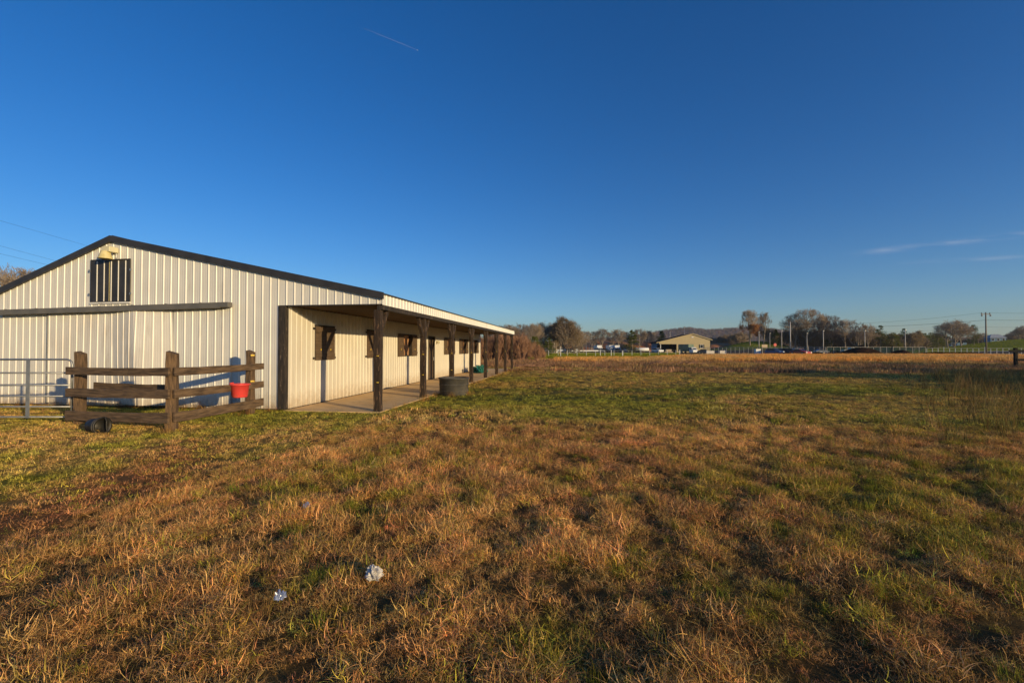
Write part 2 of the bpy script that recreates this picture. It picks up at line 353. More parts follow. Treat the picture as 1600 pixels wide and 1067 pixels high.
# ------------------------------------------------------------ ground sheet
def build_ground():
    rads = [0.0] + list(np.geomspace(.8, 14, 120)) + list(np.geomspace(14.4, 400, 170)) + [500, 700, 1100, 2000, 3400]
    rads = np.array(rads)
    th = np.concatenate([np.linspace(-62, 62, 330), np.linspace(66, 294, 50)[0:]])
    th = np.radians(th); nT = len(th); nR = len(rads)
    RR, TT = np.meshgrid(rads, th, indexing='ij')
    X = RR * np.sin(TT); Y = RR * np.cos(TT); Z = ground_z(X, Y) * (RR > .5)
    co = np.stack([X, Y, Z], -1).reshape(-1, 3)
    i, j = np.meshgrid(np.arange(nR - 1), np.arange(nT), indexing='ij'); j2 = (j + 1) % nT
    q = np.stack([i*nT+j, (i+1)*nT+j, (i+1)*nT+j2, i*nT+j2], -1).reshape(-1, 4)
    me = bpy.data.meshes.new('ground'); me.from_pydata(co.tolist(), [], q[:, ::-1].tolist()); me.update()
    col, h, g = cover(co[:, 0], co[:, 1])
    col = mixc(col, GRN, g * .5)
    soil_shade = sstep(40, 12, np.hypot(co[:, 0], co[:, 1])) * (h > .5)      # dark soil plus painted shade under the standing grass
    col = mixc(col, np.array((.085,.052,.020)), soil_shade * .75) * np.array((1, 1, .8))
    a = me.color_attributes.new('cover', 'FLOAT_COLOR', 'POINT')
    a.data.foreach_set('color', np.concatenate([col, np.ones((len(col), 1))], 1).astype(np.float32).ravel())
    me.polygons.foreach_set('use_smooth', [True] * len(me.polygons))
    m = bpy.data.materials.new('ground'); m.use_nodes = True; n = m.node_tree; P = n.nodes['Principled BSDF']
    P.inputs['Roughness'].default_value = .95; P.inputs['Specular IOR Level'].default_value = .1
    at_ = n.nodes.new('ShaderNodeAttribute'); at_.attribute_name = 'cover'
    tc = n.nodes.new('ShaderNodeTexCoord')
    def noise(s, d=8, r=.6):
        z = n.nodes.new('ShaderNodeTexNoise'); z.inputs['Scale'].default_value = s; z.inputs['Detail'].default_value = d; z.inputs['Roughness'].default_value = r
        n.links.new(tc.outputs['Object'], z.inputs[0]); return z
    z1 = noise(9, 10, .75); z2 = noise(1.1, 8, .7)
    mr = n.nodes.new('ShaderNodeMapRange'); mr.inputs[1].default_value = .3; mr.inputs[2].default_value = .7; mr.inputs[3].default_value = .45; mr.inputs[4].default_value = 1.25
    n.links.new(z1.outputs[0], mr.inputs[0])
    mr2 = n.nodes.new('ShaderNodeMapRange'); mr2.inputs[1].default_value = .3; mr2.inputs[2].default_value = .7; mr2.inputs[3].default_value = .7; mr2.inputs[4].default_value = 1.15
    n.links.new(z2.outputs[0], mr2.inputs[0])
    mu = n.nodes.new('ShaderNodeMath'); mu.operation = 'MULTIPLY'; n.links.new(mr.outputs[0], mu.inputs[0]); n.links.new(mr2.outputs[0], mu.inputs[1])
    vm = n.nodes.new('ShaderNodeVectorMath'); vm.operation = 'SCALE'; n.links.new(at_.outputs['Color'], vm.inputs[0]); n.links.new(mu.outputs[0], vm.inputs['Scale'])
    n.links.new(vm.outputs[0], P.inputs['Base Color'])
    bp = n.nodes.new('ShaderNodeBump'); bp.inputs['Strength'].default_value = .9; bp.inputs['Distance'].default_value = .05
    z3 = noise(14, 10, .7); n.links.new(z3.outputs[0], bp.inputs['Height']); n.links.new(bp.outputs[0], P.inputs['Normal'])
    me.materials.append(m)
    o = bpy.data.objects.new('ground', me); scene.collection.objects.link(o); tag(o, kind='structure')
    return o
build_ground()

# ------------------------------------------------------------ barn
BA = -math.atan(.1448); BX, BY = -5.91, 11.9
def bl(lx, ly, z=0):      # barn-local to world
    c, s = math.cos(BA), math.sin(BA)
    return (BX + lx * c - ly * s, BY + lx * s + ly * c, z)
RX, RZ = -5.29, 4.70
def roofz(x): return RZ - (x - RX) * .215 if x > RX else RZ - (RX - x) * .378
XL, XE, LEN = -12.0, 2.66, 24.0
barn = empty('horse_barn', 'long cream metal horse barn with low gable, dark trim and open side porch', 'barn', (BX, BY, 0), BA)

def ribs(a, b, pitch=.229, off=0.0):
    """profile across a ribbed steel sheet: list of (pos, depth)"""
    base = [(-.024, 0), (-.011, .016), (.011, .016), (.024, 0), (.072, 0), (.082, .0018), (.092, .0018), (.102, 0), (.130, 0), (.140, .0018), (.150, .0018), (.160, 0)]
    out = []; k0 = int(math.floor((a - off) / pitch)) - 1; k = k0
    while off + k * pitch < b + pitch:
        for dx, dd in base:
            p = off + k * pitch + dx
            if a < p < b: out.append((p, dd))
        k += 1
    return [(a, 0)] + out + [(b, 0)]
def sheet(mb, prof, P, zlo, zhi, nz=1, warp=None):
    """P(pos, depth, z) -> vertex"""
    n = len(prof); vs = []
    for k in range(nz + 1):
        for p, d in prof:
            l = zlo(p) if callable(zlo) else zlo; h = zhi(p) if callable(zhi) else zhi
            z = l + (h - l) * k / nz
            dd = d + (warp(p, z) if warp else 0)
            vs.append(P(p, dd, z))
    fs = [(k*n+i, k*n+i+1, (k+1)*n+i+1, (k+1)*n+i) for k in range(nz) for i in range(n - 1)]
    mb.add(vs, fs)

PG = lambda p, d, z: (p, -d, z)
m_ = MB(); sheet(m_, ribs(XL, -.20), PG, .03, lambda x: roofz(x) - .03, 6, lambda p, z: .004 * math.sin(p * 1.9 + z)); 
m_.build('gable_wall', M['wall'], barn)
m_ = MB(); sheet(m_, ribs(-.196, XE), PG, 2.74, lambda x: roofz(x) - .03); m_.build('porch_gable_panel', M['wall'], barn)
# drip line below porch gable panel
MB().box(.003, 2.49, -.035, -.004, 2.712, 2.738).build('trim', M['darktrim'], barn)
MB().box(-.197, -.002, -.045, .10, .02, 2.735).build('corner_board', M['blackwood'], barn, bevel=.006)
# side wall with window and door openings
SH = [  # (start, opening start, opening end, end, open?)
    (1.29, 1.29, 2.33, 2.33, False), (4.55, 4.55, 5.60, 5.60, False), (7.42, 8.03, 9.02, 9.70, True),
    (14.15, 14.78, 15.78, 16.38, True), (17.5, 18.2, 19.2, 19.85, True), (20.9, 21.5, 22.5, 23.15, True)]
DOOR = (11.42, 12.41); WZ0, WZ1 = 1.27, 2.25
PS = lambda p, d, z: (d, p, z)
holes = sorted([(a, b, WZ0, WZ1) for (_, a, b, _, op) in SH if op] + [(DOOR[0], DOOR[1], .02, WZ1)])
m_ = MB(); cur = .10
for a, b, z0, z1 in holes:
    sheet(m_, ribs(cur, a), PS, .03, 2.72, 2); sheet(m_, ribs(a, b), PS, z1, 2.72)
    if z0 > .1: sheet(m_, ribs(a, b), PS, .03, z0)
    cur = b
sheet(m_, ribs(cur, LEN), PS, .03, 2.72, 2)
m_.build('side_wall', M['porchwall'], barn)
m_ = MB(); sheet(m_, ribs(XL, 0), lambda p, d, z: (p, LEN + d, z), .03, lambda x: roofz(x) - .03); sheet(m_, ribs(.004, XE), lambda p, d, z: (p, LEN + d, z), 2.74, lambda x: roofz(x) - .03)
m_.build('rear_wall', M['wall'], barn)
m_ = MB(); sheet(m_, ribs(0, LEN), lambda p, d, z: (XL - d, p, z), .03, roofz(XL) - .03); m_.build('rear_side_wall', M['wall'], barn)
MB().box(XL + .05, -.35, .3, LEN - .1, .02, 2.1).build('dark_fill', M['void'], barn)  # near-black fill; the unlit interior's darkness is in its colour
MB().box(XL + .02, -.204, .002, .05, .0, .028).build('sill_board', M['blackwood'], barn)
MB().box(-.06, .012, .101, LEN, .0, .028).build('base_board', M['blackwood'], barn)
# porch ceiling and fascia
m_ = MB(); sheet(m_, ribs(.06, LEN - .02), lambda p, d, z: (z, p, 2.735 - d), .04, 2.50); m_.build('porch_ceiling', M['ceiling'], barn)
m_ = MB(); sheet(m_, ribs(-.02, LEN + .08), lambda p, d, z: (XE + d, p, z), 2.715, roofz(XE) - .012); m_.build('eave_fascia', M['wall'], barn)
MB().box(2.50, XE - .01, .02, LEN, 2.60, 2.735).build('porch_beam', M['blackwood'], barn)
# roof sheets
m_ = MB()
for (xa, xb) in ((XE + .05, RX), (RX, XL - .08)):
    prof = ribs(-.06, LEN + .12)
    n = len(prof); vs = []
    for xx in (xa, xb):
        for p, d in prof: vs.append((xx, p, roofz(xx) + .012 + d))
    o = len(m_.v); m_.add(vs, [(i, i+1, n+i+1, n+i) for i in range(n-1)])
m_.build('roof', M['roofw'], barn)
# rake trim (dark), ridge cap, eave edge
def rake(yy, mname):
    for (xa, xb) in ((RX, XE + .05), (XL - .08, RX)):
        t, b = .045, -.125
        mb = MB(); mb.prism([(xa, roofz(xa)+b), (xb, roofz(xb)+b), (xb, roofz(xb)+t), (xa, roofz(xa)+t)], 'y', yy - .05, yy)
        mb.build('rake_trim', M['darktrim'], barn)
rake(-.045, ''); rake(LEN + .13, '')
MB().prism([(RX-.25, roofz(RX-.25)+.037), (RX, RZ+.05), (RX+.25, roofz(RX+.25)+.037), (RX+.25, roofz(RX+.25)+.05), (RX, RZ+.065), (RX-.25, roofz(RX-.25)+.05)], 'y', -.02, LEN+.1).build('ridge_cap', M['darktrim'], barn)
MB().box(XE + .022, XE + .06, -.06, LEN + .1, roofz(XE) - .012, roofz(XE) + .012).build('drip_edge', M['darktrim'], barn)
# posts with knee braces
for k in range(8):
    y = .10 + k * 3.42
    if k == 7: y = LEN - .12
    hw = .088
    m_ = MB(); N = 9; rr = random.Random(k)
    vs = []
    for i in range(N):
        z = .0 + (2.60) * i / (N - 1)
        jx = rr.uniform(-.006, .006); jy = rr.uniform(-.006, .006); h2 = hw + rr.uniform(-.006, .006)
        for sx_, sy_ in ((-1,-1),(1,-1),(1,1),(-1,1)): vs.append((jx + sx_*h2, jy + sy_*h2, z))
    fs = [(i*4+j, i*4+(j+1)%4, (i+1)*4+(j+1)%4, (i+1)*4+j) for i in range(N-1) for j in range(4)] + [(3,2,1,0), tuple((N-1)*4+j for j in range(4))]
    m_.add(vs, fs)
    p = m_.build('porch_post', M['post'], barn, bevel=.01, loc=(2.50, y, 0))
    for sgn in ((1,) if k == 0 else (-1,) if k == 7 else (-1, 1)):
        b = MB(); b.obox((0.0, sgn*.075, 2.02), (0.0, sgn*.50, 2.60), .10, .13, up=(0, sgn*.8, .6)); b.build('knee_brace', M['post'], p, bevel=.01)
    for q in range(2 if k < 3 else 1):
        zz = (1.42 if q == 0 else .75)
        b = MB(); b.box(.03, .055, -.118, -.09, zz-.014, zz+.012); b.box(-.005, .03, -.112, -.09, zz-.007, zz+.007); b.build('insulator', M['yellow'], p, bevel=.004)
# shutters and openings
def shutter(y0, y1, proud=.03, hinge=None):
    mb = MB(); n = max(3, int((y1 - y0) / .14)); w_ = (y1 - y0) / n
    for i in range(n): mb.box(proud, proud + .022, y0 + i*w_ + .003, y0 + (i+1)*w_ - .003, WZ0, WZ1)
    s_ = mb.build('shutter', M['shutter'], barn)
    for zb in (WZ0+.10, WZ1-.19): MB().box(proud+.022, proud+.040, y0+.02, y1-.02, zb, zb+.09).build('batten', M['shutter'], s_)
    if hinge is not None:
        for zz in (WZ0+.06, WZ1-.06):
            b = MB(); b.box(.021, .05, hinge-.07, hinge+.05, zz-.03, zz+.03); b.build('hinge', M['blackwood'], s_)
    b = MB(); b.box(proud+.023, proud+.04, (y0+y1)/2-.010, (y0+y1)/2+.010, 1.55, 1.60); b.build('latch', M['yellow'], s_)
for (s0, a, b, s1, op) in SH:
    if not op:
        mid = (a + b) / 2; shutter(a, mid - .008, hinge=a - .02); shutter(mid + .008, b, hinge=b + .02)
        MB().box(.021, .045, a-.01, b+.01, WZ1+.002, WZ1+.05).build('window_header', M['blackwood'], barn)
    else:
        shutter(s0, a - .01, hinge=None); shutter(b + .02, s1)
        fr = MB(); fr.box(-.14, .03, a+.001, a+.04, WZ0+.001, WZ1-.001); fr.box(-.14, .03, b-.04, b-.001, WZ0+.001, WZ1-.001); fr.box(-.14, .03, a+.041, b-.041, WZ1-.04, WZ1-.001); fr.box(-.14, .03, a+.041, b-.041, WZ0+.001, WZ0+.04)
        f_ = fr.build('window_frame', M['blackwood'], barn)
        mb = MB(); mb.box(-.12, -.10, a+.22, b-.041, WZ0+.041, WZ1-.041); mb.build('plywood_panel', M['plywood'], f_)
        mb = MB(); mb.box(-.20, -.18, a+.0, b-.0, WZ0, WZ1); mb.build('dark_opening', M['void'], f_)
        mb = MB(); mb.box(-.10, -.06, a+.17, a+.21, WZ0+.041, WZ1-.041); mb.build('mullion', M['blackwood'], f_)
# door
d0, d1 = DOOR
dr = MB(); dr.box(-.10, -.06, d0+.05, d1-.05, .03, WZ1-.05); dd = dr.build('stall_door', M['blackwood'], barn)
b = MB()
for i in range(5): b.box(-.058, -.04, d0+.08+i*.17, d0+.23+i*.17, .08, 2.1)
b.build('door_planks', M['shutter'], dd)
b = MB(); b.tube([(-.03, d1-.14, 1.0), (.02, d1-.14, 1.0), (.02, d1-.14, 1.15), (-.03, d1-.14, 1.15)], .012); b.build('handle', M['galv'], dd)
b = MB(); b.box(-.14, .035, d0+.001, d0+.05, .03, WZ1); b.box(-.14, .035, d1-.05, d1-.001, .03, WZ1); b.box(-.14, .035, d0+.051, d1-.051, WZ1-.05, WZ1); b.build('door_frame', M['blackwood'], barn)
b = MB(); b.tube([(.02, 12.75, 1.98), (.08, 12.75, 1.98)], .05, 12); b.tube([(.08, 12.75, 1.98), (.16, 12.75, 1.93)], [.05, .075], 12); b.build('porch_lamp', M['lampw'], barn, smooth=True)
# loft doors
LX0, LX1, LZ0, LZ1 = -5.91, -4.71, 2.90, 4.06
ld = MB(); ld.box(LX0, LX1, -.045, -.021, LZ0, LZ1); lo = ld.build('loft_door', M['darktrim'], barn)
b = MB()
k = math.ceil(LX0 / .229)
while k * .229 < LX1 - .02:
    x = k * .229; b.prism([(x-.012, -.0455), (x-.006, -.060), (x+.006, -.060), (x+.012, -.0455)], 'z', LZ0+.02, LZ1-.02); k += 1
b.build('door_rib', M['wall'], lo)
b = MB(); xc = (LX0+LX1)/2 - .02; b.box(xc-.006, xc+.006, -.052, -.0455, LZ0+.02, LZ1-.02); b.build('centre_gap', M['lamp'], lo)
b = MB(); b.box(LX0-.045, LX1+.045, -.055, -.02, LZ0-.05, LZ0-.003); b.build('loft_sill', M['wall'], lo)
b = MB(); b.box(LX0-.035, LX0-.003, -.05, -.02, LZ0, LZ1+.03); b.box(LX1+.003, LX1+.035, -.05, -.02, LZ0, LZ1+.03); b.box(LX0-.002, LX1+.002, -.05, -.02, LZ1+.003, LZ1+.03); b.build('loft_frame', M['darktrim'], lo)
for xx, sg in ((LX0, -1), (LX1, 1)):
    for zz in (LZ0+.22, LZ1-.28):
        b = MB(); b.box(min(xx, xx+sg*.09)+.036*(sg>0), max(xx, xx+sg*.09)-.036*(sg<0), -.062, -.051, zz-.03, zz+.03); b.build('hinge', M['galv'], lo)
# sliding doors: bent sheet on a sagging track
def gpx(px):
    r = (px - CX) / F; Z = 11.113 / (1 + .1448 * r); X = r * Z
    return (X - BX) * .9897 + (Z - BY) * -.1433
dx0, dx1, dx2 = gpx(82), gpx(275), gpx(366)
TR = lambda x: 2.62 + (x + 9.01) * (2.74 - 2.62) / 7.52
ca, cb, cc = gpx(178), gpx(222), gpx(262)
def warp(p, z):
    hgt = 1 - abs(z - 1.1) / 1.6
    s = (2.6 - z) * .10                       # crease leans
    q = p - s * .9
    if q < ca: return .028 + .045 * max(0, (q - dx0) / (ca - dx0)) ** 2 * hgt
    if q < cb: return .028 + .045*hgt + .30 * (q - ca) / (cb - ca) * (.5 + .5 * (2.6 - z) / 2.6)
    t = min(1, (q - cb) / (dx1 - cb)); top = .045*hgt + .30 * (.5 + .5 * (2.6 - z) / 2.6)
    return .028 + top * (1 - t) 
m_ = MB()
prof = ribs(dx0, dx1, off=.05)
n = len(prof); nz = 14; vs = []
for k in range(nz + 1):
    for p, d in prof:
        z = .09 + (TR(p) - .02 - .09) * k / nz
        lean = (2.6 - z) * .06 * sstep(ca - .8, cb, p)
        vs.append((p + float(lean), -(.022 + d + warp(p, z)), z))
m_.add(vs, [(k*n+i, k*n+i+1, (k+1)*n+i+1, (k+1)*n+i) for k in range(nz) for i in range(n-1)])
sdoor = m_.build('sliding_door', M['doorwall'], barn); sdoor['label'] = 'buckled left sliding door panel hanging off its track'
MB().box(dx0 - .022, dx0 - .003, -.07, -.021, .06, TR(dx0) - .02).build('door_edge', M['galv'], sdoor)
m_ = MB(); sheet(m_, ribs(dx1 + .02, dx2, off=.03), lambda p, d, z: (p, -.05 - d, z), .09, lambda p: TR(p) - .02); m_.box(dx1+.02, dx1+.035, -.05, -.022, .09, TR(dx1)-.02)
m_.build('sliding_door', M['wall'], barn)
t = MB(); t.obox((-9.01, -.16, TR(-9.01)+.02), (-1.50, -.16, TR(-1.5)+.02), .17, .13); t.obox((-9.05, -.22, TR(-9.01)-.05), (-1.75, -.22, TR(-1.75)-.052), .05, .03); t.build('door_track', M['track'], barn, bevel=.008)
for x in np.arange(-8.8, -1.5, 1.05):
    b = MB(); b.box(x, x+.04, -.075, -.02, TR(x)+.0, TR(x)+.12); b.build('track_bracket', M['track'], barn)
# concrete porch floor and step
ps = MB(); ps.box(.013, 2.62, -.10, LEN+1.1, -.15, .012)
s_ = ps.build('porch_slab', M['concrete'], None, loc=(BX, BY, 0), rotz=BA); tag(s_, kind='structure')
# lamp on the gable
lp = empty('wall_lamp', 'yellowed dome yard lamp fixed above the loft door', 'lamp', bl(-5.22, -.05, 4.14), BA)
lp.scale = (.74, .8, .9)
b = MB(); b.box(-.09, .22, -.30, .02, .12, .29); b.build('lamp_housing', M['lampw'], lp, bevel=.02)
b = MB(); b.lathe([(.12,.155),(.135,.15),(.16,.06),(.205,-.07),(.215,-.09),(.20,-.09),(.15,.05)], 28, c=(-.02,-.24,0)); b.build('lamp_shade', M['lamp'], lp, smooth=True)
b = MB(); b.tube([(-.02,-.24,.12),(-.02,-.24,-.05)], [.06,.08], 12); b.build('bulb', M['bag'], lp, smooth=True)
b = MB(); b.tube([(.12,.02,.2),(.12,.02,-.02),(.2,.02,-.2)], .012, 6); b.build('conduit', M['galv'], lp)

# ------------------------------------------------------------ fence, gate, buckets, tank
FP = [(-9.21, 9.72), (-6.70, 8.98), (-6.50, 11.32)]
fence = empty('wooden_fence', 'weathered brown three-rail corner fence of heavy square posts before the barn gable', 'fence', (FP[1][0], FP[1][1], 0))
def rel(p): return (p[0]-FP[1][0], p[1]-FP[1][1], p[2])
def rough_post(h, hw, seed, slant=.03):
    rr = random.Random(seed); vs = []; N = 8
    for i in range(N):
        z = -.1 + (h + .1) * i / (N-1)
        for (a, b_) in ((-1,-1),(1,-1),(1,1),(-1,1)):
            dz = (a * -slant + b_*.01) if i == N-1 else 0
            vs.append((a*hw + rr.uniform(-.008,.008) + z*rr.uniform(0,.006), b_*hw + rr.uniform(-.008,.008), z + dz))
    fs = [(i*4+j, i*4+(j+1)%4, (i+1)*4+(j+1)%4, (i+1)*4+j) for i in range(N-1) for j in range(4)] + [(3,2,1,0), tuple((N-1)*4+j for j in range(4))]
    return MB().add(vs, fs)
for i, (p, hh, rz) in enumerate(zip(FP, (1.52, 1.53, 1.54), (.15, .35, -.15))):
    po = rough_post(hh, (.078,.09,.078)[i], i+3).build('post', M['tie'], fence, bevel=.012, loc=rel((p[0], p[1], 0)), rotz=rz)
    if i == 2:
        for zz in (1.44, .80):
            b = MB(); b.box(.10,.125,-.03,.03,zz-.02,zz+.02); b.box(.126,.15,-.045,.045,zz-.012,zz+.012); b.build('insulator', M['yellow'], po, rotz=-.6)
def rail(p, q, wd, hh, seed):
    """board from p to q with slightly irregular edges"""
    rr = random.Random(seed); p = Vector(p); q = Vector(q); N = 9; d = (q-p).normalized(); side = d.cross(Vector((0,0,1))).normalized()
    vs = []
    for i in range(N):
        c = p + (q-p)*i/(N-1); sag = -.012*math.sin(math.pi*i/(N-1)); 
        a = side*wd/2; top = hh/2 + rr.uniform(-.006,.006); bot = hh/2 + rr.uniform(-.006,.006)
        for s_, z_ in ((-1,-bot),(1,-bot),(1,top),(-1,top)): vs.append(c + a*s_ + Vector((0,0,z_+sag)))
    fs = [(i*4+j, i*4+(j+1)%4, (i+1)*4+(j+1)%4, (i+1)*4+j) for i in range(N-1) for j in range(4)] + [(3,2,1,0), tuple((N-1)*4+j for j in range(4))]
    MB().add([rel(v) for v in vs], fs).build('rail', M['rail'], fence, bevel=.006)
# front run: boards on the camera side of posts one and two
for j, (za, zb, hh) in enumerate(((1.14,1.155,.155),(.69,.73,.175),(.21,.265,.19))):
    a = Vector((-9.36, 9.57, za)); b_ = Vector((-6.62, 8.80, zb)); rail(a, b_, .045, hh, j)
rail((-9.1, 9.93, .80), (-6.75, 9.18, .80), .045, .15, 9)
for j, (za, zb, hh) in enumerate(((1.155,1.16,.155),(.73,.70,.165),(.27,.25,.19))):
    rail((-6.565, 8.86, za), (-6.345, 11.62, zb), .045, hh, 20+j)

gate = empty('metal_gate', 'galvanised six-bar tubular farm gate standing left of the wooden fence', 'gate', (-9.52, 9.86, 0))
GL = -4.2
b = MB(); c = .12
b.tube([(GL,0,1.37),(-c,0,1.37),(-c*.45,0,1.352),(-c*.12,0,1.31),(0,0,1.25),(0,0,.14)], .022, 10); b.build('frame', M['galv'], gate, smooth=True)
for z in (1.08,.816,.578,.352,.13):
    b = MB(); b.tube([(GL,0,z),(-.01,0,z)], .019, 8); b.build('bar', M['galv'], gate, smooth=True)
for x in (-.93, -2.5):
    b = MB(); b.box(x-.042, x+.042, -.028, -.020, .11, 1.36); b.build('upright', M['galv'], gate, bevel=.002)
for z in (.35,1.0): MB().tube([(0.0,0,z),(.10,-.05,z)], .012, 6).build('hinge', M['galv'], gate)

# red feeder hung over the rail
fb = empty('feed_bucket', 'bright red plastic corner feed bucket hung on the middle rail', 'bucket', (-6.30, 10.55, .48), R(-85))
fb.scale = (.86, .86, .95)
def sqf(x, y):
    return (x, max(y, -.13) if y < 0 else y)   # flat back
def squ(x, y):
    y2 = y if y > -.19 else -.19 + (y+.19)*.15
    return (x, y2)
b = MB(); b.lathe([(.02,.0),(.165,.0),(.185,.02),(.228,.30),(.250,.30),(.252,.325),(.235,.33),(.222,.315),(.178,.03),(.02,.02)], 40, squash=squ)
b.build('tub', M['red'], fb, smooth=True)
b = MB(); b.box(-.06,.06,-.245,-.20,.24,.36); b.build('hook', M['red'], fb, bevel=.006)
fb.rotation_euler = (0, 0, R(-92))

# black tub lying on its side
bt = empty('plastic_tub', 'black plastic tub tipped on its side at the foot of the first fence post', 'tub', (-7.93, 8.76, .125), 0)
bt.scale = (.72, .72, .74)
b = MB(); b.lathe([(.01,-.30),(.13,-.30),(.165,-.27),(.192,-.10),(.197,.06),(.20,.10),(.235,.11),(.235,.135),(.185,.135),(.178,.06),(.15,-.26),(.01,-.28)], 40)
o_ = b.build('tub', M['black'], bt, smooth=True); o_.rotation_euler = (0, R(90), R(-14))
b = MB(); b.tube([(-.19,0,.12),(-.24,0,.2),(-.13,0,.27),(.1,0,.28),(.22,0,.2),(.19,0,.12)], .012, 6); h_ = b.build('handle', M['black'], bt); h_.rotation_euler = (0, R(90), R(-14))
b = MB(); b.lathe([(.201,.02),(.212,.025),(.212,.045),(.201,.05)], 40); q_ = b.build('band', M['tank'], bt, smooth=True); q_.rotation_euler = (0, R(90), R(-14))

tk = empty('stock_tank', 'round grey-black rubber stock tank standing beside the third porch post', 'tank', (-2.02, 15.85, 0))
b = MB(); b.lathe([(.02,.0),(.47,.0),(.49,.02),(.508,.56),(.535,.565),(.54,.60),(.525,.61),(.50,.60),(.485,.56),(.462,.06),(.02,.05)], 56); b.build('tub', M['tank'], tk, smooth=True)
b = MB(); b.lathe([(.01,.30),(.476,.30)], 56); b.build('water', M['glass'], tk)
for z in (.16,.38):
    b = MB(); b.lathe([(.494+.03*z,z-.012),(.506+.03*z,z-.006),(.506+.03*z,z+.006),(.494+.03*z,z+.012)], 56); b.build('hoop', M['tank'], tk, smooth=True)

# crumpled green tarp on the porch
def crumple(name, label, cat, loc, size, material, seed, n=26):
    """closed crumpled lump with sharp folds and a flattened underside"""
    vs = []; fs = []; m = n*2
    for i in range(n+1):
        for j in range(m):
            t = math.pi*i/n; p = 2*math.pi*j/m
            x, y, z = math.sin(t)*math.cos(p), math.sin(t)*math.sin(p), math.cos(t)
            f = abs(float(vnoise(x*2.1+z*1.3+seed, y*2.1-z, 1.5, seed % 7))-.5)*2; g_ = abs(float(vnoise(x*2+seed, y*2+z*2.2, 3.1, 3))-.5)*2
            r = .45 + .70*f + .30*g_
            vs.append((x*r*size[0]/2, y*r*size[1]/2, max(z*r, -.25)*size[2]*.8))
    for i in range(n):
        for j in range(m): fs.append((i*m+j, (i+1)*m+j, (i+1)*m+(j+1)%m, i*m+(j+1)%m))
    return tag(MB().add(vs, fs).build(name, material, loc=loc), label, cat)
crumple('tarp', 'crumpled green tarp heaped on the porch floor by the far posts', 'tarp', (-2.2, 30.3, .12), (1.0,.95,.50), M['green'], 4)
b = MB(); b.lathe([(.02,0),(.12,0),(.15,.34),(.165,.345),(.165,.36),(.14,.355),(.11,.02),(.02,.02)], 24); o_ = b.build('bucket', M['black'], loc=(-2.62, 29.6, .013), smooth=True); tag(o_, 'small dark bucket standing left of the green tarp on the porch', 'bucket')

crumple('plastic_bag', 'crumpled dirty white plastic bag lying in the dry grass', 'litter', (-.94, 3.12, .06), (.115,.11,.085), M['bag'], 2)
crumple('plastic_wrapper', 'shiny bluish plastic wrapper half buried in grass, nearest to the camera', 'litter', (-1.43, 2.83, .075), (.07,.06,.05), M['foil'], 3)
crumple('plastic_wrapper', 'small blue plastic scrap lying farther off in the dry grass', 'litter', (-2.02, 4.5, .055), (.07,.06,.05), M['foil'], 6)

# dark board fence at the right edge
rf = empty('board_fence', 'dark two-rail board fence entering at the right edge of the field', 'fence', (40.6, 36.7, 0), R(-8))
for x in (0, 2.9, 5.8):
    b = MB(); b.box(x-.10, x+.10, -.09, .09, -.2, 1.68); b.build('post', M['void'], rf, bevel=.01)
for z in (1.42, .72):
    b = MB(); b.box(-.55 if z > 1 else 0, 6.2, -.135, -.092, z-.09, z+.09); b.build('rail', M['void'], rf)

